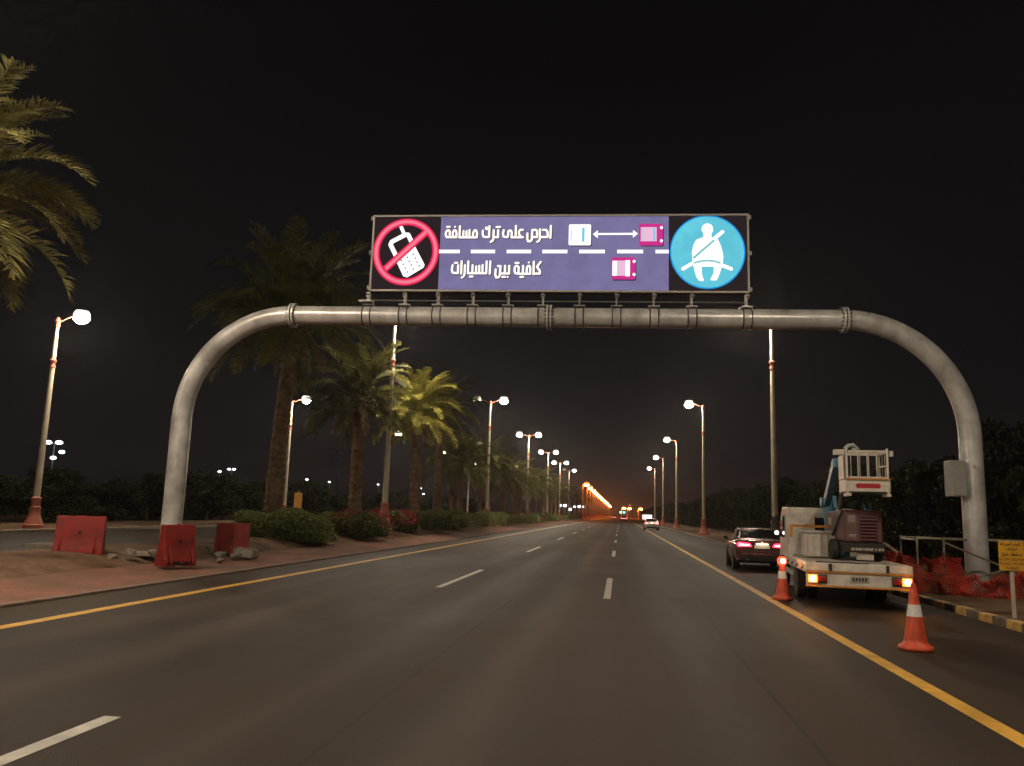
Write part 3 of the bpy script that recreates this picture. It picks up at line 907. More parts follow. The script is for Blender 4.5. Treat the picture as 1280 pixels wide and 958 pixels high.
M_tree = mat('tree_leaf', (0.026, 0.032, 0.011), 0.7, var=0.35, scale=0.9, trans=0.15, col2=(0.011, 0.015, 0.006), spec=0.2)
M_bark = mat('bark', (0.11, 0.08, 0.055), 0.9)
def bush(x, y, z0, w, d, h, label, seed, red=0.0, n=7000):
    t = thing('hedge_bush', label, 'bush', (x, y, z0), random.Random(seed).uniform(-0.15, 0.15), 'clipped bushes along the median')
    p = box_cloud(w, d, h, n, seed)
    p2 = box_cloud(w * 0.8, d * 0.8, h * 0.8, n // 3, seed + 500)
    V, F = leaf_cloud(np.concatenate([p, p2]), 0.062, seed)
    link('foliage', fastmesh('foliage', V, F), M_hedge, t)
    if red:
        rg = np.random.default_rng(seed + 9)
        q = box_cloud(w * 1.02, d * 1.02, h * 1.05, int(n * red), seed)
        k = q[:, 2] > h * 0.35
        V, F = leaf_cloud(q[k], 0.055, seed + 3)
        link('flowers', fastmesh('flowers', V, F), M_boug, t)
    b = MB(); rg = random.Random(seed)
    for i in range(9):
        a = rg.uniform(0, 6.28)
        b.cyl((rg.uniform(-w / 4, w / 4), rg.uniform(-d / 4, d / 4), -0.1), (w * 0.36 * math.cos(a), d * 0.36 * math.sin(a), h * 0.75), 0.025, 0.01, 6)
    b.build('stems', M_bark, t)
bush(-13.3, 31.6, 0.33, 3.4, 3.0, 1.12, 'clipped green hedge block right behind the rightmost red barrier', 101, n=12000)
bush(-12.9, 38.6, 0.36, 3.2, 3.2, 1.05, 'green and reddish bush between the clipped hedge block and the lamp post base', 102, 0.18, 10000)
bush(-13.6, 47.8, 0.40, 3.0, 3.0, 1.15, 'red flowering bush just right of the lamp post base', 103, 1.1, 8000)
bush(-12.6, 55.0, 0.38, 3.0, 3.4, 1.1, 'green bush right of the red flowering bush', 104, 0.0, 7000)
bush(-13.4, 62.0, 0.40, 3.4, 4.0, 1.25, 'rounded dark bush, second to the right of the red flowering bush', 105, 0.0, 6000)
for k, y in enumerate((70, 78.5, 88, 98, 109, 121, 134, 148, 163, 180, 200, 224, 250)):
    bush(-12.9 + 0.4 * math.sin(k * 2.1), y, 0.38, 3.2, 5.6, 1.1 + 0.2 * math.sin(k * 1.3), 'dark low bush in the receding median row, %s of that row' % ORD[k], 110 + k, 0.25 if k == 3 else 0, 3600)

def crown_mesh(w, d, h, z0, n, seed, size):
    rg = np.random.default_rng(seed)
    pts = []
    k = 26
    for i in range(k):
        c = np.array([rg.uniform(-0.36, 0.36) * w, rg.uniform(-0.36, 0.36) * d, z0 + h * (0.08 + 0.84 * rg.random())])
        rr = np.array([w * 0.2, d * 0.2, h * 0.15]) * rg.uniform(0.7, 1.25)
        q = rg.normal(size=(n // k, 3)); q /= np.linalg.norm(q, axis=1)[:, None]
        q *= rg.random((n // k, 1)) ** 0.4
        pts.append(c + q * rr)
    return leaf_cloud(np.concatenate(pts), size, seed)
CR = []
for j in range(4):
    V, F = crown_mesh(3.9, 4.2, 3.9, 0.35, 9500, 200 + j, 0.095)
    me = fastmesh('crown', V, F); me.materials.append(M_tree); CR.append(me)
TK = []
for j in range(2):
    b = MB(); rg = random.Random(300 + j)
    b.tube([(0, 0, -0.3), (0.05, 0.03, 0.7), (0.1, -0.05, 1.5), (0.05, 0, 2.8)], [0.14, 0.12, 0.1, 0.04], 8)
    for i in range(7):
        a = rg.uniform(0, 6.28); z = rg.uniform(0.5, 2.0)
        b.tube([(0.06, 0, z), (0.6 * math.cos(a), 0.6 * math.sin(a), z + 0.6), (1.2 * math.cos(a), 1.2 * math.sin(a), z + 1.3)], [0.06, 0.04, 0.015], 6)
    o = b.build('trunk', M_bark); TK.append(o.data); bpy.data.objects.remove(o)
def tree(x, y, z, s, rz, label, group, k):
    t = thing('tree', label, 'tree', (x, y, z), rz, group)
    t.scale = s
    link('trunk', TK[k % 2], None, t); link('crown', CR[k % 4], None, t)
    return t
rg = random.Random(21)
y = 13.0; k = 0
while y < 150:
    s = rg.uniform(0.86, 1.2)
    tree(13.6 + rg.uniform(-0.4, 0.4), y, 0.12, (1.0, 1.0, s), rg.uniform(0, 6.28), 'dense dark tree in the unbroken row along the right verge', 'dark trees along the right verge', k)
    y += 2.7 if y < 80 else 3.6; k += 1
while y < 420:
    tree(14.0 + rg.uniform(-0.6, 0.6), y, 0.1, (1.5, 1.6, rg.uniform(1.0, 1.2)), rg.uniform(0, 6.28), 'dense dark tree in the unbroken row along the right verge', 'dark trees along the right verge', k)
    y += 6.5; k += 1
y = 26.0
while y < 230:
    s = rg.uniform(0.62, 1.12)
    tree(-37.5 + rg.uniform(-1.6, 1.6), y, 0.1, (1.15, 1.15, s), rg.uniform(0, 6.28), 'dark leafy tree in the belt beyond the far road', 'dark trees beyond the far road', k)
    y += 3.3 if y < 110 else 6; k += 1

# ------------------------------------------------------------------ water-filled barriers and rubble
M_red = mat('barrier_plastic', (0.25, 0.022, 0.017), 0.6, var=0.12, scale=2.6, col2=(0.15, 0.022, 0.018), spec=0.25, bump=0.25, bscale=5)
def barrier(x, y, z, rz, L, label):
    t = thing('plastic_barrier', label, 'barrier', (x, y, z), rz, 'red water-filled barriers round the gantry foot')
    pr = [(-0.24, 0.0), (0.24, 0.0), (0.25, 0.10), (0.225, 0.16), (0.125, 0.44), (0.105, 0.90), (0.085, 0.95), (-0.085, 0.95), (-0.105, 0.90), (-0.125, 0.44), (-0.225, 0.16), (-0.25, 0.10)]
    h = L / 2
    prof = [(h - 0.02, 0.97), (h, 1.0)]
    m = MB()
    N = len(pr); st = [(-h, 0.90), (-h + 0.05, 1.0), (-h * 0.78, 1.0), (-h * 0.70, 0.72), (-h * 0.62, 1.0), (h * 0.62, 1.0), (h * 0.70, 0.72), (h * 0.78, 1.0), (h - 0.05, 1.0), (h, 0.90)]
    for xs, f in st:
        for (py, pz) in pr:
            ff = f if (pz < 0.40) else (1.0 if f > 0.95 or f < 0.8 else f)
            m.v.append((xs * (1 - 0.03 * pz), py * ff if abs(py) > 0.13 else py, 0.05 + pz if pz > 0.01 else 0.05))
    for a in range(len(st) - 1):
        for i in range(N):
            m.f.append((a * N + i, a * N + (i + 1) % N, (a + 1) * N + (i + 1) % N, (a + 1) * N + i))
    m.f += [tuple(range(N - 1, -1, -1)), tuple((len(st) - 1) * N + i for i in range(N))]
    m.build('body', M_red, t, True, 0.018, 3, fix=True)
    for sx in (-0.16, 0.16):
        MB().box(sx * L - 0.09, sx * L + 0.09, -0.262, 0.262, 0.052, 0.115).build('fork_slot', mat('black_hole', (0.012, 0.01, 0.01), 0.9), t)
    MB().box(-h * 0.9, h * 0.9, -0.131, 0.131, 0.478, 0.492).build('seam', mat('barrier_seam', (0.17, 0.016, 0.014), 0.6), t)
    for sx in (-0.33, 0.33):
        MB().box(sx * L - 0.14, sx * L + 0.14, -0.235, 0.235, 0.0, 0.052).build('foot', M_red, t, bevel=0.01)
    MB().cyl((0, -0.130, 0.60), (0, 0.130, 0.60), 0.035, n=14).build('drain_hole', mat('black_hole', (0.012, 0.01, 0.01), 0.9), t)
    MB().cyl((0.0, 0, 0.99), (0.0, 0, 1.02), 0.05, n=14).build('filler_cap', M_red, t)
    return t
barrier(-13.22, 18.8, 0.31, R(26), 1.12, 'red plastic barrier farthest left, seen square on beside the gantry foot')
barrier(-10.85, 19.15, 0.17, R(62), 0.86, 'red plastic barrier standing right in front of the left gantry leg')
barrier(-11.8, 24.0, 0.13, R(20), 1.0, 'red plastic barrier nearest the clipped green hedge')
M_rub = mat('rubble', (0.21, 0.17, 0.13), 0.95, var=0.25, scale=6, bump=0.5, bscale=14)
M_slab = mat('slab', (0.25, 0.215, 0.165), 0.9, var=0.2, scale=4)
def rock(x, y, z, s, label, seed, m=M_rub, flat=0.55):
    rr = random.Random(seed)
    bm = bmesh.new(); bmesh.ops.create_icosphere(bm, subdivisions=3, radius=1)
    ax = [Vector((rr.gauss(0, 1), rr.gauss(0, 1), rr.gauss(0, 1))).normalized() for _ in range(14)]
    of = [rr.uniform(0.42, 0.8) for _ in ax]
    for v in bm.verts:
        for a, d in zip(ax, of):
            e_ = v.co.dot(a) - d
            if e_ > 0: v.co -= a * e_
        v.co = Vector((v.co.x * s, v.co.y * s * 0.85, v.co.z * s * flat))
    me = bpy.data.meshes.new('rubble_chunk'); bm.to_mesh(me); bm.free()
    o = link('rubble_chunk', me, m); o.location = (x, y, z); o.rotation_euler = (0, 0, rr.uniform(0, 6))
    return tag(o, label, 'rubble', 'rubble round the left gantry foot')
rock(-12.15, 18.6, 0.38, 0.17, 'pale round stone at the foot of the leftmost red barrier', 1)
rock(-12.2, 19.3, 0.44, 0.20, 'pale stone lying behind the leftmost red barrier', 2)
rock(-11.75, 19.7, 0.42, 0.24, 'grey rubble lump left of the barrier in front of the gantry leg', 3)
rock(-11.35, 22.4, 0.24, 0.30, 'grey broken concrete between the two right barriers', 4)
rock(-10.95, 22.6, 0.22, 0.26, 'grey rubble lump in front of the barrier nearest the hedge', 5)
rock(-10.75, 21.3, 0.20, 0.17, 'small stone beside the left gantry foot', 6)
def slab(x, y, z, w, d, rz, label):
    o = MB().box(-w / 2, w / 2, -d / 2, d / 2, -0.04, 0.05).build('concrete_slab', M_slab, bevel=0.012)
    o.location = (x, y, z); o.rotation_euler = (0.03, -0.02, rz)
    tag(o, label, 'slab', 'pale slabs on the median soil')
slab(-12.15, 20.2, 0.36, 1.9, 0.6, R(4), 'long pale slab behind the stones left of the gantry leg')
slab(-15.1, 20.6, 0.46, 1.5, 0.8, R(8), 'pale slab at the far left edge')
o = MB().box(-0.36, 0.36, -0.2, 0.2, 0, 0.3).build('wrapped_sack', mat('sack_plastic', (0.24, 0.21, 0.18), 0.35, var=0.3, scale=5, bump=1.0, bscale=7), bevel=0.1, seg=3)
o.location = (-11.0, 23.3, 0.14); o.rotation_euler = (0.05, 0.06, R(-15)); tag(o, 'grey plastic-wrapped sack leaning against the barrier nearest the hedge', 'sack')
o = MB().box(-0.45, 0.45, -0.03, 0.03, 0, 0.05).build('wooden_stake', M_dark); o.location = (-11.15, 21.6, 0.3); o.rotation_euler = (0, R(25), R(-35)); tag(o, 'dark wooden stake lying on the rubble between the barriers', 'stake')

# ------------------------------------------------------------------ cones
M_cone = mat('cone_orange', (0.62, 0.085, 0.025), 0.45, var=0.15, scale=6, col2=(0.42, 0.06, 0.03))
M_refl = mat('cone_band', (0.75, 0.72, 0.68), 0.4, var=0.1, scale=10)
M_blk = mat('rubber_black', (0.018, 0.017, 0.016), 0.7)
def cone(x, y, label, H=0.92, light=False):
    t = thing('traffic_cone', label, 'traffic cone', (x, y, 0.006), 0, 'traffic cones beside the parked truck')
    MB().lathe([(0.225, 0.0), (0.235, 0.03), (0.225, 0.055), (0.18, 0.08), (0.152, 0.12), (0.148, 0.15), (0.036, H - 0.02), (0.03, H), (0.0, H)], 28).build('body', M_cone, t, True)
    z0, z1 = H * 0.50, H * 0.68
    rr = lambda z: 0.148 + (0.036 - 0.148) * (z - 0.15) / (H - 0.17)
    MB().lathe([(rr(z0) + 0.003, z0), (rr(z1) + 0.003, z1)], 28, caps=False).build('reflective_band', M_refl, t, True)
    if light:
        b = MB().box(-0.05, 0.05, -0.04, 0.04, H - 0.02, H + 0.06).build('beacon_base', M_blk, t)
        bc = MB().lathe([(0.06, 0.0), (0.10, 0.04), (0.10, 0.14), (0.05, 0.19)], 18, (0, 0, H - 0.17)).build('beacon', emit('beacon_red', (1.0, 0.055, 0.018), 4.0), t, True)
        MB().cyl((0, -0.125, H - 0.075), (0, -0.101, H - 0.075), 0.05, n=16).build('beacon_bulb', emit('beacon_core', (1.0, 0.5, 0.2), 60.0), bc)
    return t
cone(4.16, 12.5, 'orange traffic cone nearest the camera, right of the yellow line')
cone(3.62, 19.2, 'orange traffic cone topped with a glowing red beacon, behind the dark sedan', light=True)

# ------------------------------------------------------------------ sedan
def sedan(name, label, loc, rz, paint, lit=True, simple=False, tail=None):
    t = thing(name, label, 'car', loc, rz)
    # y runs to the front; half sections (x, z)
    S = [(0.00, 0.60, 0.42, 0.70, 0.80, 0.84, 0.98, 0.70, 1.02),
         (0.10, 0.76, 0.34, 0.86, 0.62, 0.86, 0.92, 0.74, 1.05),
         (0.40, 0.82, 0.26, 0.905, 0.55, 0.90, 0.92, 0.76, 1.06),
         (0.90, 0.84, 0.22, 0.915, 0.55, 0.91, 0.93, 0.78, 1.05),
         (1.60, 0.84, 0.20, 0.915, 0.55, 0.905, 0.92, 0.80, 1.00),
         (2.60, 0.84, 0.20, 0.91, 0.55, 0.90, 0.90, 0.80, 0.97),
         (3.30, 0.84, 0.20, 0.91, 0.55, 0.90, 0.88, 0.78, 0.95),
         (4.10, 0.82, 0.22, 0.90, 0.52, 0.88, 0.80, 0.70, 0.87),
         (4.60, 0.74, 0.26, 0.82, 0.48, 0.80, 0.70, 0.60, 0.76),
         (4.74, 0.60, 0.34, 0.66, 0.48, 0.64, 0.64, 0.50, 0.68)]
    m = MB()
    for (y, xb, zb, x1, z1, x2, z2, x3, z3) in S:
        half = [(0, zb), (xb, zb), (x1, z1), (x2, z2), (x3, z3), (0, z3 + 0.015)]
        ring = half + [(-x, z) for x, z in half[-2:0:-1]]
        m.v += [(x, y, z) for x, z in ring]
    N = 10
    for a in range(len(S) - 1):
        for i in range(N):
            m.f.append((a * N + i, a * N + (i + 1) % N, (a + 1) * N + (i + 1) % N, (a + 1) * N + i))
    m.f += [tuple(range(N - 1, -1, -1)), tuple((len(S) - 1) * N + i for i in range(N))]
    body = m.build('body', paint, t, True, 0.03, 2, fix=True)
    # cabin
    C = [(0.62, 0.76, 1.03, 0.72, 1.06, 0.0, 1.07), (1.42, 0.80, 0.98, 0.60, 1.37, 0.0, 1.42), (2.0, 0.81, 0.97, 0.62, 1.42, 0.0, 1.46), (2.55, 0.81, 0.96, 0.60, 1.40, 0.0, 1.44), (3.45, 0.76, 0.92, 0.70, 0.94, 0.0, 0.96)]
    m = MB()
    for (y, xa, za, xb, zb, xc, zc) in C:
        m.v += [(xa, y, za), (xb, y, zb), (xb * 0.6, y, zb + (zc - zb) * 0.75), (0, y, zc), (-xb * 0.6, y, zb + (zc - zb) * 0.75), (-xb, y, zb), (-xa, y, za)]
    for a in range(len(C) - 1):
        for i in range(6):
            m.f.append((a * 7 + i, a * 7 + i + 1, (a + 1) * 7 + i + 1, (a + 1) * 7 + i))
    m.build('roof', paint, t, True, fix=True)
    G = mat('car_glass', (0.012, 0.012, 0.014), 0.06, var=0.05, spec=0.9)
    def lerp(a, b, f): return tuple(p + (q - p) * f for p, q in zip(a, b))
    # windows: proud of the cabin skin
    off = 0.012
    a, b, c, d = (-0.70, 0.66, 1.065), (0.70, 0.66, 1.065), (0.585, 1.38, 1.375), (-0.585, 1.38, 1.375)
    mid_lo = (0, 0.66, 1.085); mid_hi = (0, 1.38, 1.425)
    def push(p): return (p[0], p[1] - off, p[2] + off)
    f0, f1 = 0.06, 0.93
    q = [lerp(a, d, f0), lerp(mid_lo, mid_hi, f0), lerp(b, c, f0), lerp(b, c, f1), lerp(mid_lo, mid_hi, f1), lerp(a, d, f1)]
    MB().add([push(p) for p in q], [(0, 1, 4, 5), (1, 2, 3, 4)]).build('rear_window', G, t)
    for s in (-1, 1):
        pts = [(0.80, 0.95, 1.06), (0.815, 1.55, 1.02), (0.82, 2.5, 1.0), (0.79, 3.1, 0.98), (0.66, 2.55, 1.36), (0.655, 2.0, 1.385), (0.645, 1.5, 1.34)]
        MB().add([(s * (x + 0.0), y, z) for x, y, z in pts], [tuple(range(7))] if s > 0 else [tuple(range(6, -1, -1))]).build('side_window', G, t)
    # wheels
    for yy in (0.95, 3.75):
        for s in (-1, 1):
            w = MB().lathe([(0.20, -0.11), (0.31, -0.11), (0.33, -0.07), (0.33, 0.07), (0.31, 0.11), (0.20, 0.11)], 24).build('wheel', M_blk, t, True)
            w.rotation_euler = (0, R(90), 0); w.location = (s * 0.80, yy, 0.33)
            r = MB().lathe([(0.03, 0.0), (0.05, 0.1), (0.2, 0.105), (0.215, 0.085)], 20).build('rim', mat('rim_alu', (0.35, 0.35, 0.35), 0.35, metal=0.7), w, True)
            if s < 0: r.rotation_euler = (R(180), 0, 0)
            MB().cyl((s * 0.905, yy, 0.35), (s * 0.921, yy, 0.35), 0.375, n=24).build('wheel_arch', M_blk, t)
    # tail lights, plate, bumper, mirrors
    TL = tail or emit('tail_red', (1.0, 0.03, 0.06), 6.0); TC = emit('tail_core', (1.0, 0.55, 0.62), 4.0)
    RL_ = mat('tail_lens', (0.25, 0.01, 0.012), 0.2)
    for s in (-1, 1):
        o = MB().prism([(s * 0.34, 0.82), (s * 0.80, 0.80), (s * 0.85, 0.90), (s * 0.78, 0.965), (s * 0.40, 0.93)], 1, -0.02, 0.09).build('tail_light', RL_ if not lit else TL, t, fix=True)
        MB().prism([(s * 0.40, 0.845), (s * 0.74, 0.84), (s * 0.78, 0.875), (s * 0.74, 0.905), (s * 0.44, 0.89)], 1, -0.03, -0.021).build('tail_light_core', TC if lit else RL_, o, fix=True)
        mm = MB().prism([(s * 0.90, 0.98), (s * 1.08, 0.99), (s * 1.09, 1.10), (s * 0.96, 1.10)], 1, 2.72, 2.84).build('mirror', M_blk, t, fix=True, bevel=0.02)
    pp = MB().box(-0.26, 0.26, -0.022, -0.003, 0.755, 0.875).build('licence_plate', mat('plate_white', (0.75, 0.72, 0.6), 0.4), t)
    MB().box(-0.2, 0.2, -0.07, -0.03, 0.905, 0.922).build('plate_lamp', emit('plate_glow', (1, 0.85, 0.55), 9.0), pp)
    MB().cyl((0, -0.03, 0.965), (0, -0.012, 0.965), 0.042, n=18).build('emblem', M_refl, t)
    MB().box(-0.72, 0.72, -0.045, 0.06, 0.50, 0.60).build('bumper', paint, t, bevel=0.025)
    MB().box(-0.68, 0.68, -0.02, 0.06, 0.33, 0.47).build('diffuser', M_blk, t, bevel=0.02)
    for s in (-1, 1):
        MB().cyl((s * 0.5, -0.05, 0.385), (s * 0.5, 0.02, 0.385), 0.045, n=14).build('exhaust_pipe', mat('chrome', (0.6, 0.6, 0.6), 0.2, metal=1.0), t)
    MB().box(-0.66, 0.66, -0.03, -0.022, 0.655, 0.675).build('chrome_strip', mat('chrome', (0.6, 0.6, 0.6), 0.2, metal=1.0), t)
    return t
M_carp = mat('car_paint_brown', (0.20, 0.085, 0.08), 0.25, metal=0.4, var=0.05, coat=0.7)
M_carw = mat('car_paint_white', (0.6, 0.58, 0.56), 0.3, var=0.05, coat=0.6)
sedan('parked_car', 'dark brown sedan with glowing tail lights stopped in front of the truck', (4.86, 29.2, 0.004), R(-3), M_carp)
sedan('white_car', 'small white sedan far ahead on the right shoulder', (3.95, 103.0, 0.004), 0, M_carw, tail=emit('tail_bright', (1, 0.10, 0.09), 5.0))
sedan('far_car', 'far car with red tail lights in the middle lane, nearer of two', (1.2, 235.0, 0.004), 0, M_carp, tail=emit('tail_far', (1, 0.012, 0.015), 7.0))
sedan('far_car', 'far car with red tail lights near the vanishing point, left of the other', (-2.3, 330.0, 0.004), 0, M_carp, tail=emit('tail_far', (1, 0.012, 0.015), 7.0))

# ------------------------------------------------------------------ flatbed truck with boom lift
M_tw = mat('truck_white', (0.70, 0.65, 0.57), 0.45, var=0.12, scale=2.5, col2=(0.44, 0.39, 0.33))
M_bed = mat('bed_planks', (0.52, 0.45, 0.37), 0.8, var=0.25, scale=4, col2=(0.25, 0.21, 0.17))
M_or = mat('orange_stripe', (0.60, 0.24, 0.03), 0.5)
M_blue = mat('boom_blue', (0.10, 0.28, 0.42), 0.45, var=0.15, scale=4)
M_frame = mat('chassis_black', (0.025, 0.023, 0.022), 0.7)
tk = thing('flatbed_truck', 'white flatbed truck with a blue boom and white basket on the shoulder', 'truck', (4.86, 17.75, 0.0), R(-4.8))
BW = 0.985
bed = MB().box(-BW, BW, 0.03, 4.55, 0.80, 0.86).build('bed', M_tw, tk, bevel=0.01)
for i in range(7):
    x0 = -BW + 0.06 + i * (2 * BW - 0.12) / 7
    MB().box(x0 + 0.006, x0 + (2 * BW - 0.12) / 7 - 0.006, 0.05, 4.5, 0.862, 0.893).build('plank', M_bed, bed)
for s in (-1, 1):
    MB().box(s * BW - 0.03, s * BW + 0.03, 0.031, 4.55, 0.70, 0.91).build('side_rail', M_tw, bed, bevel=0.01)
tg = MB().box(-BW - 0.04, BW + 0.04, -0.03, 0.028, 0.745, 0.912).build('tail_board', M_tw, tk, bevel=0.01)
MB().box(-BW - 0.045, BW + 0.045, -0.045, 0.02, 0.715, 0.743).build('orange_stripe', M_or, tg)
bm_ = MB().box(-BW - 0.04, BW + 0.04, -0.02, 0.03, 0.455, 0.713).build('light_board', M_tw, tk, bevel=0.008)
MB().box(-BW - 0.045, BW + 0.045, -0.05, 0.02, 0.425, 0.453).build('orange_stripe', M_or, bm_)
E_ind = emit('indicator_amber', (1.0, 0.40, 0.08), 90.0)
M_lens = mat('lens_red', (0.25, 0.02, 0.015), 0.25)
for s in (-1, 1):
    h = MB().box(min(s * 0.62, s * 0.99), max(s * 0.62, s * 0.99), -0.05, -0.021, 0.50, 0.68).build('light_housing', M_frame, bm_, bevel=0.008)
    il = MB().box(min(s * 0.81, s * 0.99), max(s * 0.81, s * 0.99), -0.075, -0.051, 0.51, 0.67).build('indicator', emit('indicator_lens', (1.0, 0.19, 0.022), 5.0), tk, bevel=0.01)
    MB().cyl((s * 0.905, -0.095, 0.59), (s * 0.905, -0.076, 0.59), 0.058, n=18).build('indicator_bulb', E_ind, il)
    MB().box(min(s * 0.64, s * 0.80), max(s * 0.64, s * 0.80), -0.07, -0.051, 0.53, 0.65).build('tail_lens', M_lens, tk, bevel=0.01)
    MB().box(s * 0.42 - 0.05, s * 0.42 + 0.05, 0.1, 6.6, 0.48, 0.68).build('chassis_rail', M_frame, tk)
pl_ = MB().box(-0.17, 0.2, -0.036, -0.022, 0.55, 0.66).build('licence_plate', mat('plate_dirty', (0.4, 0.38, 0.3), 0.5), bm_)
b = MB()
for i in range(5):
    b.box(-0.13 + i * 0.06, -0.09 + i * 0.06, -0.041, -0.037, 0.575, 0.635)
b.build('plate_marks', M_frame, pl_)
def twheel(x, y, r, w, parent, hub=M_tw):
    o = MB().lathe([(r * 0.55, -w / 2), (r * 0.92, -w / 2), (r, -w * 0.33), (r, w * 0.33), (r * 0.92, w / 2), (r * 0.55, w / 2)], 28).build('wheel', M_blk, parent, True)
    o.location = (x, y, r); o.rotation_euler = (0, R(90), 0)
    MB().lathe([(0.05, -w * 0.3), (r * 0.3, -w * 0.2), (r * 0.56, -w * 0.42), (r * 0.56, w * 0.42), (r * 0.3, w * 0.2), (0.05, w * 0.3)], 18).build('rim', hub, o, True)
    return o
for s in (-1, 1):
    twheel(s * 0.62, 2.3, 0.36, 0.2, tk); twheel(s * 0.86, 2.3, 0.36, 0.2, tk); twheel(s * 0.82, 5.9, 0.36, 0.22, tk)
    MB().box(s * 0.80 - 0.16, s * 0.80 + 0.16, 1.86, 1.89, 0.22, 0.72).build('mud_flap', M_blk, tk)
    MB().box(s * 0.93 - 0.02, s * 0.93 + 0.02, 2.9, 4.6, 0.45, 0.56).build('side_guard', M_tw, tk)
MB().cyl((-0.8, 2.3, 0.36), (0.8, 2.3, 0.36), 0.07, n=10).build('axle', M_frame, tk)
for s in (-1, 1):
    for yv in (0.5, 1.4, 2.3, 3.2):
        MB().tube([(s * (BW + 0.03), yv - 0.05, 0.80), (s * (BW + 0.065), yv - 0.03, 0.755), (s * (BW + 0.065), yv + 0.03, 0.755), (s * (BW + 0.03), yv + 0.05, 0.80)], 0.011, 6).build('rope_hook', M_frame, tk)
    MB().box(s * 0.55 - 0.03, s * 0.55 + 0.03, -0.048, -0.031, 0.76, 0.90).build('hinge', M_frame, tg)
    MB().box(min(s * (BW + 0.031), s * (BW + 0.036)), max(s * (BW + 0.031), s * (BW + 0.036)), 0.3, 0.75, 0.80, 0.86).build('side_reflector', M_or, tk)
MB().tube([(0.3, 0.55, 0.90), (0.1, 0.42, 0.905), (-0.25, 0.5, 0.905), (-0.5, 0.38, 0.905), (-0.75, 0.52, 0.905)], 0.016, 6).build('strap', M_frame, tk)
# rails at the front of the bed
for x in (-BW + 0.03, BW - 0.03):
    MB().box(x - 0.035, x + 0.035, 3.05, 3.12, 0.90, 1.66).build('stake_post', M_tw, tk)
MB().box(-BW + 0.07, BW - 0.07, 3.06, 3.11, 1.60, 1.66).build('top_rail', M_or, tk)
MB().box(-BW - 0.005, -BW + 0.065, 3.045, 3.055, 1.36, 1.66).build('reflector_strip', M_or, tk)
# cab
prof = [(4.75, 0.62), (4.75, 2.0), (4.85, 2.10), (5.9, 2.12), (6.25, 1.95), (6.62, 1.25), (6.68, 0.62)]
cab = MB().prism(prof, 0, -0.86, 0.86).build('cab', M_tw, tk, True, 0.05, 3, fix=True)
G = mat('car_glass', (0.012, 0.012, 0.014), 0.06)
MB().box(-0.16, 0.58, 4.735, 4.748, 1.42, 1.85).build('rear_window', G, cab, bevel=0.05, seg=3)
for s in (-1, 1):
    MB().prism([(5.25, 1.3), (6.35, 1.3), (6.1, 1.85), (5.25, 1.9)], 0, s * 0.872 - 0.006, s * 0.872 + 0.006).build('side_window', G, cab)
    MB().box(s * 1.02 - 0.09, s * 1.02 + 0.09, 6.2, 6.26, 1.45, 1.85).build('mirror', M_frame, tk, bevel=0.02)
    MB().cyl((s * 0.86, 6.3, 1.9), (s * 1.0, 6.24, 1.86), 0.015, n=6).build('mirror_arm', M_frame, tk)
MB().cyl((-0.985, 6.19, 1.40), (-0.985, 6.15, 1.40), 0.055, n=12).build('marker_lamp', emit('marker_white', (1, 0.9, 0.8), 5.0), tk)
# boom
boom = bpy.data.objects.new('boom', None); COL.objects.link(boom); boom.parent = tk
MB().cyl((0.28, 4.30, 0.89), (0.28, 4.30, 1.15), 0.32, n=20).build('turret', M_blue, boom)
def beam_box(a, b, w, h, name, m, parent):
    a, b = Vector(a), Vector(b); d = b - a; L = d.length
    q = d.to_track_quat('Y', 'Z').to_matrix().to_4x4()
    o = MB().box(-w / 2, w / 2, 0, L, -h / 2, h / 2, Matrix.Translation(a) @ q).build(name, m, parent, bevel=0.012)
    return o
beam_box((0.20, 4.30, 1.10), (0.14, 4.42, 2.34), 0.20, 0.26, 'lower_arm', M_blue, boom)
beam_box((0.10, 4.52, 2.18), (-0.02, 2.12, 3.12), 0.15, 0.24, 'upper_arm', M_blue, boom)
MB().cyl((-0.05, 4.43, 2.25), (0.32, 4.43, 2.25), 0.12, n=16).build('knuckle', M_blue, boom)
MB().prism([(4.15, 2.1), (4.7, 2.05), (4.75, 2.3), (4.3, 2.42)], 0, 0.22, 0.32).build('knuckle_plate', M_blue, boom, bevel=0.01)
MB().cyl((0.32, 4.25, 1.5), (0.30, 3.35, 2.62), 0.05, n=10).build('hydraulic_ram', mat('ram_steel', (0.35, 0.35, 0.34), 0.3, metal=0.8), boom)
MB().tube([(0.55, 2.2, 2.2), (0.6, 2.15, 2.05), (0.7, 2.15, 2.05), (0.72, 2.2, 2.2)], 0.03, 8).build('hook', M_blue, boom)
MB().tube([(0.02, 4.3, 2.3), (0.16, 3.6, 2.75), (0.12, 2.6, 3.0)], 0.02, 6).build('hose', M_frame, boom)
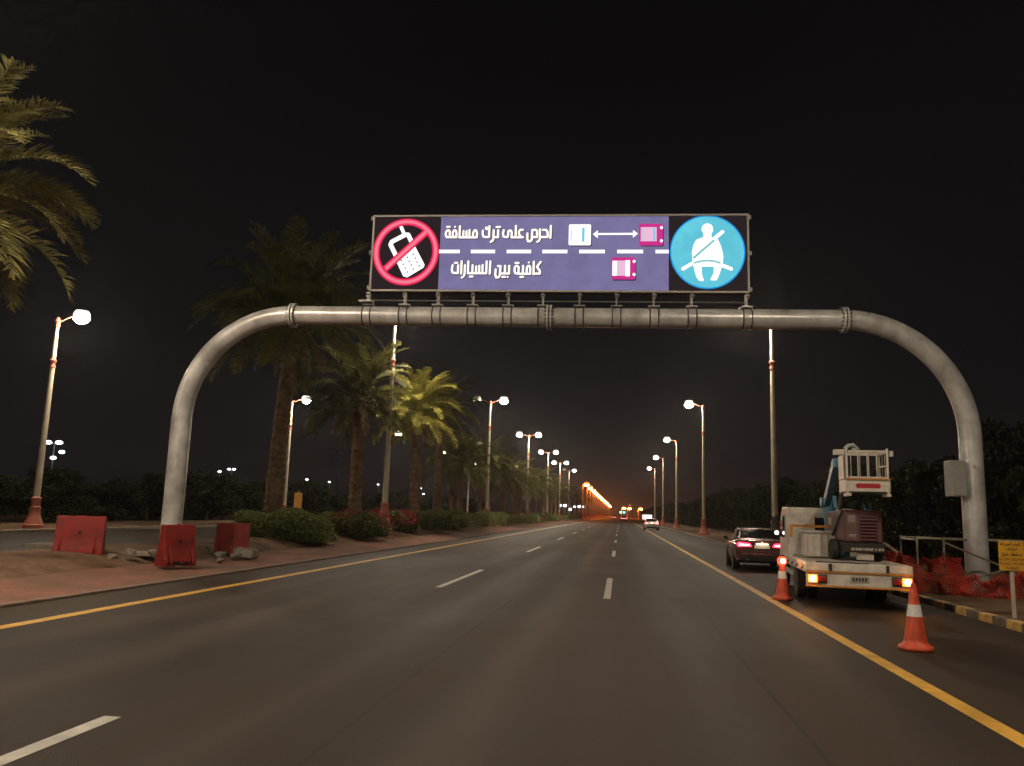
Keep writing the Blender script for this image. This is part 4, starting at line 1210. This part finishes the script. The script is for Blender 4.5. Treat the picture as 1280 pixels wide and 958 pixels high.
# basket
bk0 = Vector((0.02, 1.10, 2.40)); bw, bdp, bh = 0.88, 0.80, 0.93
bas = bpy.data.objects.new('basket', None); COL.objects.link(bas); bas.parent = tk; bas.location = bk0
M_bw = mat('basket_white', (0.66, 0.60, 0.51), 0.45, var=0.12, scale=5)
MB().box(0, bw, 0, bdp, 0.0, 0.04).build('floor', M_frame, bas)
MB().box(0.0, bw, -0.02, 0.0, 0.03, 0.29).build('panel', M_bw, bas, bevel=0.006)
MB().box(0.0, bw, bdp, bdp + 0.02, 0.03, 0.29).build('panel', M_bw, bas, bevel=0.006)
for x in (-0.02, bw):
    MB().box(x, x + 0.02, -0.018, bdp + 0.018, 0.03, 0.29).build('panel', M_bw, bas, bevel=0.006)
MB().box(-0.03, bw + 0.03, -0.045, -0.022, 0.285, 0.315).build('band', M_or, bas)
for x in (-0.01, bw - 0.05):
    for yv in (-0.03, bdp - 0.03):
        MB().box(x, x + 0.045, yv, yv + 0.045, 0.0, bh + 0.05).build('corner_post', M_bw, bas, bevel=0.008)
for yv in (-0.02, bdp):
    MB().box(0.05, bw - 0.05, yv - 0.015, yv + 0.035, bh - 0.05, bh + 0.01).build('top_rail', M_bw, bas, bevel=0.008)
    MB().box(0.05, bw - 0.05, yv - 0.005, yv + 0.03, 0.318, 0.36).build('mid_rail', M_bw, bas, bevel=0.006)
    for f in (0.28, 0.5, 0.72):
        MB().cyl((bw * f, yv + 0.012, 0.35), (bw * f, yv + 0.012, bh - 0.05), 0.013, n=8).build('bar', M_bw, bas)
for x in (0.02, bw - 0.02):
    MB().box(x - 0.02, x + 0.02, 0.03, bdp - 0.03, bh - 0.05, bh + 0.0).build('side_rail', M_bw, bas)
    MB().box(x - 0.02, x + 0.02, 0.03, bdp - 0.03, 0.6, 0.63).build('side_rail', M_bw, bas)
    for f in (0.33, 0.66):
        MB().cyl((x, bdp * f, 0.3), (x, bdp * f, bh - 0.05), 0.011, n=8).build('bar', M_bw, bas)
MB().box(-0.045, -0.022, 0.1, 0.7, 0.3, bh - 0.1).build('gate_plate', M_bw, bas)
MB().box(-0.26, -0.03, -0.06, 0.06, bh - 0.1, bh + 0.02).build('control_box', M_bw, bas, bevel=0.01)
MB().box(bw + 0.02, bw + 0.09, -0.05, 0.05, bh - 0.12, bh + 0.0).build('latch', M_bw, bas)
rb = MB(); rr_ = random.Random(5)
rb.tube([(0.0, 0.1, bh + 0.04), (0.08, 0.12, bh + 0.12), (0.18, 0.1, bh + 0.13), (0.28, 0.12, bh + 0.06), (0.16, 0.14, bh + 0.03)], 0.045, 8)
rb.build('cloth_bundle', mat('cloth_pale', (0.42, 0.46, 0.42), 0.9), bas)
for s, x in ((1, 0.02), (-1, bw - 0.05)):
    MB().box(x - 0.02, x + 0.06, -0.08, 0.42, -0.07, -0.005).build('support_bracket', M_bw, bas)
st = MB()
ca = (bw / 2, -0.0245, 0.155)
st.add([(ca[0] + x, ca[1], ca[2] + z) for x, z in ((-0.27, 0), (-0.21, -0.065), (-0.21, -0.05), (0.21, -0.05), (0.21, -0.065), (0.27, 0), (0.21, 0.065), (0.21, 0.05), (-0.21, 0.05), (-0.21, 0.065))], [tuple(range(10))])
st.build('red_double_arrow', mat('sticker_red', (0.45, 0.02, 0.03), 0.4), bas)

# compressor standing on the bed
M_mar = mat('compressor_maroon', (0.15, 0.055, 0.06), 0.5, var=0.2, scale=4)
M_brn = mat('compressor_brown', (0.15, 0.095, 0.085), 0.55, var=0.2, scale=4)
cp = thing('air_compressor', 'maroon and brown wheeled compressor with louvred back on the truck bed', 'compressor', (5.44, 19.35, 0.895), R(-1))
w2, L2 = 0.40, 1.85
rear = [(-w2, 0.42), (w2 + 0.02, 0.42), (w2 - 0.01, 1.12), (-w2 + 0.01, 1.14)]
hood = MB().prism([(0.0, 0.42), (L2, 0.42), (L2, 0.92), (L2 - 0.12, 1.10), (0.05, 1.14), (0.0, 1.10)], 0, -w2, w2).build('canopy', M_mar, cp, False, 0.03, 3, fix=True)
MB().box(-w2 - 0.012, -w2 - 0.001, 0.06, 0.72, 0.46, 1.08).build('side_door', M_brn, hood, bevel=0.004)
MB().box(-w2 - 0.012, -w2 - 0.001, 0.76, 1.78, 0.46, 1.0).build('side_door', M_brn, hood, bevel=0.004)
MB().box(-w2 + 0.03, -w2 + 0.26, -0.014, -0.001, 0.46, 1.07).build('rear_door', M_brn, hood, bevel=0.004)
MB().box(-w2 + 0.07, -w2 + 0.22, -0.019, -0.015, 0.86, 1.02).build('plate', mat('plate_grey', (0.3, 0.24, 0.22), 0.5), hood)
MB().box(-w2 + 0.07, -w2 + 0.22, -0.019, -0.015, 0.54, 0.60).build('plate', mat('plate_grey', (0.3, 0.24, 0.22), 0.5), hood)
MB().box(-w2 - 0.018, -w2 - 0.0125, 1.2, 1.5, 0.78, 0.96).build('label_plate', mat('label_cream', (0.5, 0.44, 0.32), 0.6), hood)
gr_ = MB().box(-0.07, 0.28, -0.006, -0.001, 0.46, 1.0).build('louvre_recess', M_frame, hood)
for i in range(7):
    z = 0.49 + i * 0.073
    m_ = Matrix.Translation((0.105, -0.018, z)) @ Matrix.Rotation(R(35), 4, 'X')
    MB().box(-0.17, 0.17, -0.03, 0.03, -0.008, 0.008, m_).build('louvre', M_mar, gr_)
MB().box(-w2 - 0.03, w2 + 0.04, -0.05, L2, 0.20, 0.41).build('base_frame', M_frame, cp, bevel=0.02)
b = MB()
for i, (x, w_) in enumerate(((-0.30, .07), (-0.21, .05), (-0.145, .06), (-0.07, .03), (-0.02, .06), (0.05, .05), (0.11, .06), (0.21, .03), (0.28, .05), (0.35, .04))):
    b.add([(x, -0.053, 0.245), (x + w_, -0.053, 0.245), (x + w_ + 0.015, -0.053, 0.30), (x + 0.015, -0.053, 0.30)], [(0, 1, 2, 3)])
b.build('maker_marks', mat('plate_pale', (0.5, 0.45, 0.38), 0.6), cp)
MB().box(-0.16, 0.20, 0.02, 0.08, 0.035, 0.175).build('step_plate', M_tw, cp)
for s in (-1, 1):
    o = twheel(s * (w2 + 0.10) if s < 0 else w2 - 0.06, 0.62 if s < 0 else 0.3, 0.235, 0.17, cp, M_brn)
MB().tube([(-w2 - 0.02, 0.12, 1.12), (-w2 - 0.06, 0.35, 0.9), (-w2 - 0.05, 0.9, 0.6), (-w2 - 0.06, 1.2, 0.35)], 0.022, 8).build('hose', M_blk, cp)
# white tank on the bed
tn = thing('storage_tank', 'white ribbed plastic tank on the front left of the truck bed', 'tank', (4.72, 20.35, 0.895), R(-5))
MB().box(-0.36, 0.36, 0, 0.42, 0.02, 0.60).build('body', mat('tank_white', (0.55, 0.51, 0.44), 0.5, var=0.12), tn, bevel=0.03, seg=3)
for i in range(5):
    MB().box(-0.33 + i * 0.155, -0.29 + i * 0.155, -0.022, 0.44, 0.03, 0.57).build('rib', mat('tank_white', (0.55, 0.51, 0.44)), tn, bevel=0.012)
MB().box(-0.39, 0.39, -0.035, 0.455, 0.575, 0.64).build('lid', mat('tank_lid', (0.4, 0.37, 0.33), 0.5), tn, bevel=0.012)

# ------------------------------------------------------------------ road works on the right verge
M_ysign = mat('sign_yellow', (0.62, 0.33, 0.02), 0.45, var=0.08)
ws = thing('warning_sign', 'small yellow road work sign with dark Arabic and English text at right edge', 'sign', (7.12, 16.2, 0.13), R(-6))
MB().box(-0.21, 0.21, -0.012, 0.012, 0.84, 1.37).build('board', M_ysign, ws, bevel=0.01)
MB().box(-0.03, 0.03, 0.014, 0.07, -0.15, 1.32).build('post', mat('post_pale', (0.42, 0.38, 0.31), 0.6), ws, bevel=0.006)
M_txt = mat('sign_text', (0.10, 0.03, 0.012), 0.6)
def latin(s, x, z, size):
    c = bpy.data.curves.new('text', 'FONT'); c.body = s; c.size = size; c.align_x = 'CENTER'; c.offset = 0.0008
    c.materials.append(M_txt)
    o = bpy.data.objects.new('lettering', c); COL.objects.link(o); o.parent = ws
    bpy.context.view_layer.update()
    me = bpy.data.meshes.new_from_object(o.evaluated_get(bpy.context.evaluated_depsgraph_get()))
    bpy.data.objects.remove(o)
    o = link('lettering', me, M_txt, ws)
    o.location = (x, -0.0155, z); o.rotation_euler = (R(90), 0, 0)
latin('SLOW DOWN', 0, 1.02, 0.066); latin('ROAD WORK', 0, 0.945, 0.066); latin('AHEAD', 0, 0.868, 0.066)
def ar(strokes, x0, z0, sc, w=0.010):
    m = MB()
    for s_ in strokes:
        for (xa, ya), (xb, yb) in zip(s_, s_[1:]):
            d = math.hypot(xb - xa, yb - ya) or 1
            nx, ny = -(yb - ya) / d * w / 2, (xb - xa) / d * w / 2
            P = lambda x, y, sx: (x0 + x * sc + sx * nx, -0.0155, z0 + y * sc + sx * ny)
            m.add([P(xa, ya, 1), P(xb, yb, 1), P(xb, yb, -1), P(xa, ya, -1)], [(0, 1, 2, 3)])
    m.build('arabic_lettering', M_txt, ws)
# khafif as-sur'a / amamak / mintaqat 'amal, right to left
ar([[(36,8),(28,9),(30,0),(40,0)],[(31,13),(33,13)],[(28,0),(22,0),(22,6),(26,6),(26,0)],[(23,11),(25,11)],[(22,0),(14,0),(14,6),(18,6),(18,0)],[(14,0),(6,0),(4,3)],[(15,11),(17,11)],
    [(0,12),(0,0)],[(-4,12),(-4,0),(-18,0)],[(-8,5),(-8,0)],[(-11,5),(-11,0)],[(-14,5),(-14,0)],[(-18,3),(-20,-4),(-24,-4)],[(-26,6),(-30,6),(-28,2),(-24,0),(-34,0)],[(-34,0),(-34,6),(-39,5),(-38,0),(-34,0)],[(-37,10),(-34,10)]], 0.0, 1.30, 0.0046)
ar([[(18,12),(18,0)],[(17,15),(19,15)],[(13,0),(13,5),(9,5),(9,0),(4,0)],[(4,12),(4,0)],[(0,0),(0,5),(-4,5),(-4,0),(-18,0),(-20,5)],[(-8,0),(-8,12)],[(-14,5),(-11,8)]], 0.0, 1.21, 0.0046)
ar([[(36,0),(36,5),(32,5),(32,0),(2,0)],[(28,5),(28,0)],[(27,9),(29,9)],[(20,13),(20,0)],[(20,5),(14,5),(14,0)],[(10,0),(10,6),(6,6),(6,0)],[(6,10),(9,10)],[(2,0),(2,6),(-3,5),(-2,0),(2,0)],[(-3,10),(1,10)],
    [(-12,6),(-17,6),(-15,2),(-11,0),(-32,0)],[(-20,0),(-20,5),(-25,5),(-25,0)],[(-30,13),(-30,-4),(-35,-5),(-38,0)]], 0.0, 1.115, 0.0046)
# pipe frame
M_pipe = mat('scaffold_pipe', (0.36, 0.31, 0.23), 0.55, metal=0.3, var=0.25, scale=5)
sf = thing('pipe_frame', 'rusty scaffold pipe frame standing behind the right gantry leg', 'scaffold frame', (0, 0, 0))
def pipe(a, b, r=0.024, nm='pipe'):
    MB().cyl(a, b, r, n=10).build(nm, M_pipe, sf)
for (x, yv) in ((7.22, 21.3), (7.36, 22.9), (7.58, 20.6), (9.9, 22.4), (9.7, 20.9), (12.2, 22.6)):
    pipe((x, yv, 0.1), (x, yv, 1.46), nm='upright')
pipe((7.22, 21.3, 1.42), (12.2, 21.6, 1.42), nm='top_rail'); pipe((7.36, 22.9, 1.42), (12.2, 22.6, 1.42), nm='top_rail')
pipe((7.22, 21.3, 1.38), (7.36, 22.9, 1.38), nm='top_rail')
pipe((7.6, 20.7, 1.36), (9.7, 20.95, 0.55), nm='brace'); pipe((7.6, 20.7, 0.35), (9.7, 20.95, 0.95), nm='brace'); pipe((9.9, 22.4, 0.4), (12.0, 22.5, 1.3), nm='brace')
pipe((7.22, 21.3, 0.5), (7.6, 20.6, 0.62), nm='brace'); pipe((9.7, 20.9, 1.3), (12.2, 22.6, 0.3), nm='brace')
# orange safety netting
M_net = mat('net_red', (0.68, 0.06, 0.03), 0.6, var=0.25, scale=3, trans=0.25)
def net(path, h, label, seed, cell=0.055, sag=0.12, z0=0.12, puff=0.07, wire=0.0155):
    rg = random.Random(seed)
    P = [Vector(p) for p in path]
    cum = [0]
    for a, b in zip(P, P[1:]): cum.append(cum[-1] + (b - a).length)
    n = int(cum[-1] / cell); k = int(h / cell)
    ph = [rg.uniform(0, 6.28) for _ in range(8)]
    V = []
    for i in range(n + 1):
        s_ = cum[-1] * i / n
        j = max(q for q in range(len(cum) - 1) if cum[q] <= s_ + 1e-9)
        p = P[j].lerp(P[j + 1], (s_ - cum[j]) / (cum[j + 1] - cum[j]))
        hh = h * (1 - sag * (0.5 + 0.5 * math.sin(s_ * 2.3 + ph[0])) - sag * 0.7 * abs(math.sin(s_ * 5.1 + ph[1])))
        for q in range(k + 1):
            f = q / k
            d = puff * (math.sin(s_ * 6 + f * 4 + ph[2]) + math.sin(s_ * 11 - f * 7 + ph[3]) * 0.6 + math.sin(f * 9 + s_ * 3 + ph[4]) * 0.7)
            V.append((p.x + d * 0.9, p.y + d + 0.05 * math.sin(f * 6 + ph[5]), z0 + p.z + hh * f))
    F = [(i * (k + 1) + q, (i + 1) * (k + 1) + q, (i + 1) * (k + 1) + q + 1, i * (k + 1) + q + 1) for i in range(n) for q in range(k)]
    o = MB().add(V, F).build('safety_net', M_net)
    md = o.modifiers.new('wire', 'WIREFRAME'); md.thickness = wire * 2; md.use_replace = True; md.use_even_offset = False
    tag(o, label, 'safety net', 'red safety netting on the right verge')
net([(6.98, 24.2, 0), (7.05, 22.6, 0), (7.15, 21.2, 0), (7.5, 20.4, 0), (7.9, 20.4, 0)], 0.98, 'red safety netting hung on the left end of the pipe frame beside the truck', 1)
net([(7.75, 20.75, 0), (7.95, 20.1, 0), (8.5, 19.8, 0), (9.15, 20.2, 0), (9.5, 20.6, 0)], 0.80, 'red safety netting heaped round the foot of the right gantry leg', 2, puff=0.1, sag=0.3)
net([(7.35, 16.2, 0), (7.75, 16.35, 0), (8.3, 16.5, 0)], 0.80, 'red safety netting behind the small yellow sign at the right edge', 3, sag=0.08)
def crumple(name, loc, r, m, label, cat, seed, flat=0.5):
    rr = np.random.default_rng(seed)
    bm = bmesh.new(); bmesh.ops.create_icosphere(bm, subdivisions=4, radius=1)
    ph = rr.uniform(0, 6.28, 6)
    for v in bm.verts:
        c = v.co
        f = 1 + 0.16 * math.sin(7 * c.x + ph[0]) * math.cos(6 * c.y + ph[1]) + 0.10 * abs(math.sin(13 * c.z + 9 * c.x + ph[2])) + 0.06 * math.sin(21 * c.y + 15 * c.z + ph[3])
        v.co = Vector((c.x * r * f, c.y * r * f, max(-0.05, c.z * r * flat * f)))
    me = bpy.data.meshes.new(name); bm.to_mesh(me); bm.free()
    o = link(name, me, m); o.location = loc
    tag(o, label, cat)
crumple('plastic_sheet', (8.55, 20.72, 0.16), 0.36, mat('sheet_white', (0.50, 0.46, 0.42), 0.35, var=0.15, trans=0.3), 'crumpled white plastic sheet at the foot of the right gantry leg', 'plastic sheet', 4, 0.75)
# wooden plank leaning on the frame
beam_box((7.15, 21.9, 0.9), (6.95, 23.0, 1.25), 0.09, 0.05, 'plank', mat('plank', (0.35, 0.25, 0.14), 0.8), sf)
# small orange sign on the median
s2 = thing('marker_sign', 'small plain yellow-orange board on a post behind the clipped hedge', 'sign', (-21.2, 52.0, 0.0), R(6))
MB().box(-0.26, 0.26, -0.02, 0.02, 1.5, 2.55).build('board', mat('board_orange', (0.52, 0.25, 0.03), 0.5), s2, bevel=0.01)
MB().cyl((0, 0.04, -0.1), (0, 0.04, 2.7), 0.035, n=8).build('post', M_pipe, s2)

# ------------------------------------------------------------------ far lights
E_flood = emit('flood_white', (0.86, 0.93, 1.0), 5.0)
M_pole = mat('pole_grey', (0.2, 0.2, 0.2), 0.6)
def flood(x, y, H, heads, label, s=0.35, drop=None):
    t = thing('flood_mast', label, 'light mast', (x, y, 0), 0, 'distant light masts')
    MB().cyl((0, 0, -0.2), (0, 0, H), 0.14, 0.09, 10).build('mast', M_pole, t)
    MB().box(-max(abs(h) for h in heads) - 0.1, max(abs(h) for h in heads) + 0.1, -0.05, 0.05, H - 0.05, H + 0.05).build('crossarm', M_pole, t)
    for h in heads:
        MB().lathe([(s * 0.5, -0.3 * s), (s, 0), (s * 0.8, 0.5 * s), (0.05, 0.7 * s)], 12, (h, -0.25, H + 0.1)).build('lamp_head', E_flood, t, True)
    for dz, dx in (drop or []):
        MB().lathe([(s * 0.4, -0.3 * s), (s * 0.8, 0), (s * 0.6, 0.5 * s), (0.05, 0.6 * s)], 12, (dx, -0.2, H - dz)).build('lamp_head', E_flood, t, True)
FLOODS = [
 (-84.7, 112.0, 9.7, (-0.9, 0.9), 'bright light mast left of the leftmost barrier, lamps in two tiers', 0.55, [(2.2, 0.2), (1.3, 1.5)]),
 (-105.9, 205.0, 9.7, (0.0,), 'single lamp mast, left of the twin lamp mast', 0.5, None),
 (-104.1, 208.0, 10.5, (-0.7, 0.7), 'twin lamp mast between the left gantry leg and the tall palm', 0.5, None),
 (-92.2, 232.0, 9.1, (0.0,), 'distant single lamp just right of the tall palm trunk', 0.45, None),
 (-86.7, 236.0, 8.7, (0.0,), 'distant single lamp left of the dark palm trunk', 0.40, None),
 (-77.3, 255.0, 8.9, (0.0,), 'distant single lamp left of the twin-arm lamp post', 0.36, None),
 (-64.0, 255.0, 8.0, (-0.7, 0.8), 'distant pair of lamps right of the lit palm trunk', 0.42, [(1.6, 1.8), (1.4, -0.2)]),
 (-20.3, 300.0, 4.3, (-0.8, 0.8), 'bright white lamp pair under the receding palms', 0.95, [(1.2, 2.2)]),
 (-18.1, 330.0, 4.3, (0.0,), 'small bright lamp between the two white lamps under the far palms', 0.6, None),
 (-15.6, 330.0, 4.4, (-0.5, 0.5), 'rightmost bright white lamp under the receding palms', 0.85, None)]
for a in FLOODS:
    flood(*a)
# utility pole
up_ = thing('utility_pole', 'dark utility pole with crossarms above the left tree belt', 'utility pole', (-50.0, 140.0, 0))
MB().cyl((0, 0, -0.2), (0, 0, 11.8), 0.16, 0.1, 8).build('pole', M_frame, up_)
for z in (9.4, 10.6):
    MB().box(-1.2, 1.2, -0.06, 0.06, z, z + 0.14).build('crossarm', M_frame, up_)
# far lit panel, signals and lamps near the vanishing point
sp = thing('lit_panel', 'small white lit panel on a post above the far white sedan', 'lit panel', (4.33, 132.0, 0))
MB().box(-0.75, 0.75, -0.06, 0.06, 1.2, 1.95).build('face', emit('panel_white', (1, 0.93, 0.92), 1.3), sp)
MB().cyl((0.0, 0.1, -0.1), (0.0, 0.1, 1.9), 0.05, n=8).build('post', M_pole, sp)
ts = thing('traffic_signal', 'far traffic signal showing green near the vanishing point', 'traffic signal', (1.7, 430.0, 0))
MB().tube([(5, 0, 0), (5, 0, 4.4), (4.6, 0, 4.9), (-1.5, 0, 5.0)], 0.12, 8).build('mast', M_pole, ts)
for x in (-1.2, 0.6):
    h = MB().box(x - 0.3, x + 0.3, -0.2, 0.2, 2.7, 4.9).build('signal_head', M_frame, ts)
    MB().cyl((x, -0.24, 3.2), (x, -0.21, 3.2), 0.4, n=16).build('green_light', emit('signal_green', (0.05, 1.0, 0.6), 14.0), h)
for i, (x, yv) in enumerate(((1.0, 470.0), (4.3, 480.0), (10.4, 470.0))):
    lamp((x, yv, 0), 5.6, [1], 'distant orange lamp just right of the vanishing point', None, E_orl, 0.9, 'distant orange lamps right of the vanishing point', True)

# ------------------------------------------------------------------ thin haze added for halos round the lamps
hz = MB().box(-1600, 1600, -300, 2300, -1.2, 18.0).build('haze', None)
hm = bpy.data.materials.new('haze'); hm.use_nodes = True
hm.node_tree.nodes.clear()
ho = hm.node_tree.nodes.new('ShaderNodeOutputMaterial')
pv = hm.node_tree.nodes.new('ShaderNodeVolumePrincipled')
pv.inputs['Color'].default_value = (0.9, 0.88, 0.86, 1)
pv.inputs['Density'].default_value = 0.00028
pv.inputs['Anisotropy'].default_value = 0.72
hm.node_tree.links.new(pv.outputs[0], ho.inputs['Volume'])
hz.data.materials.append(hm)
hz['kind'] = 'stuff'
hz['label'] = 'thin haze added over the whole road for lamp halos'
hz['category'] = 'haze'
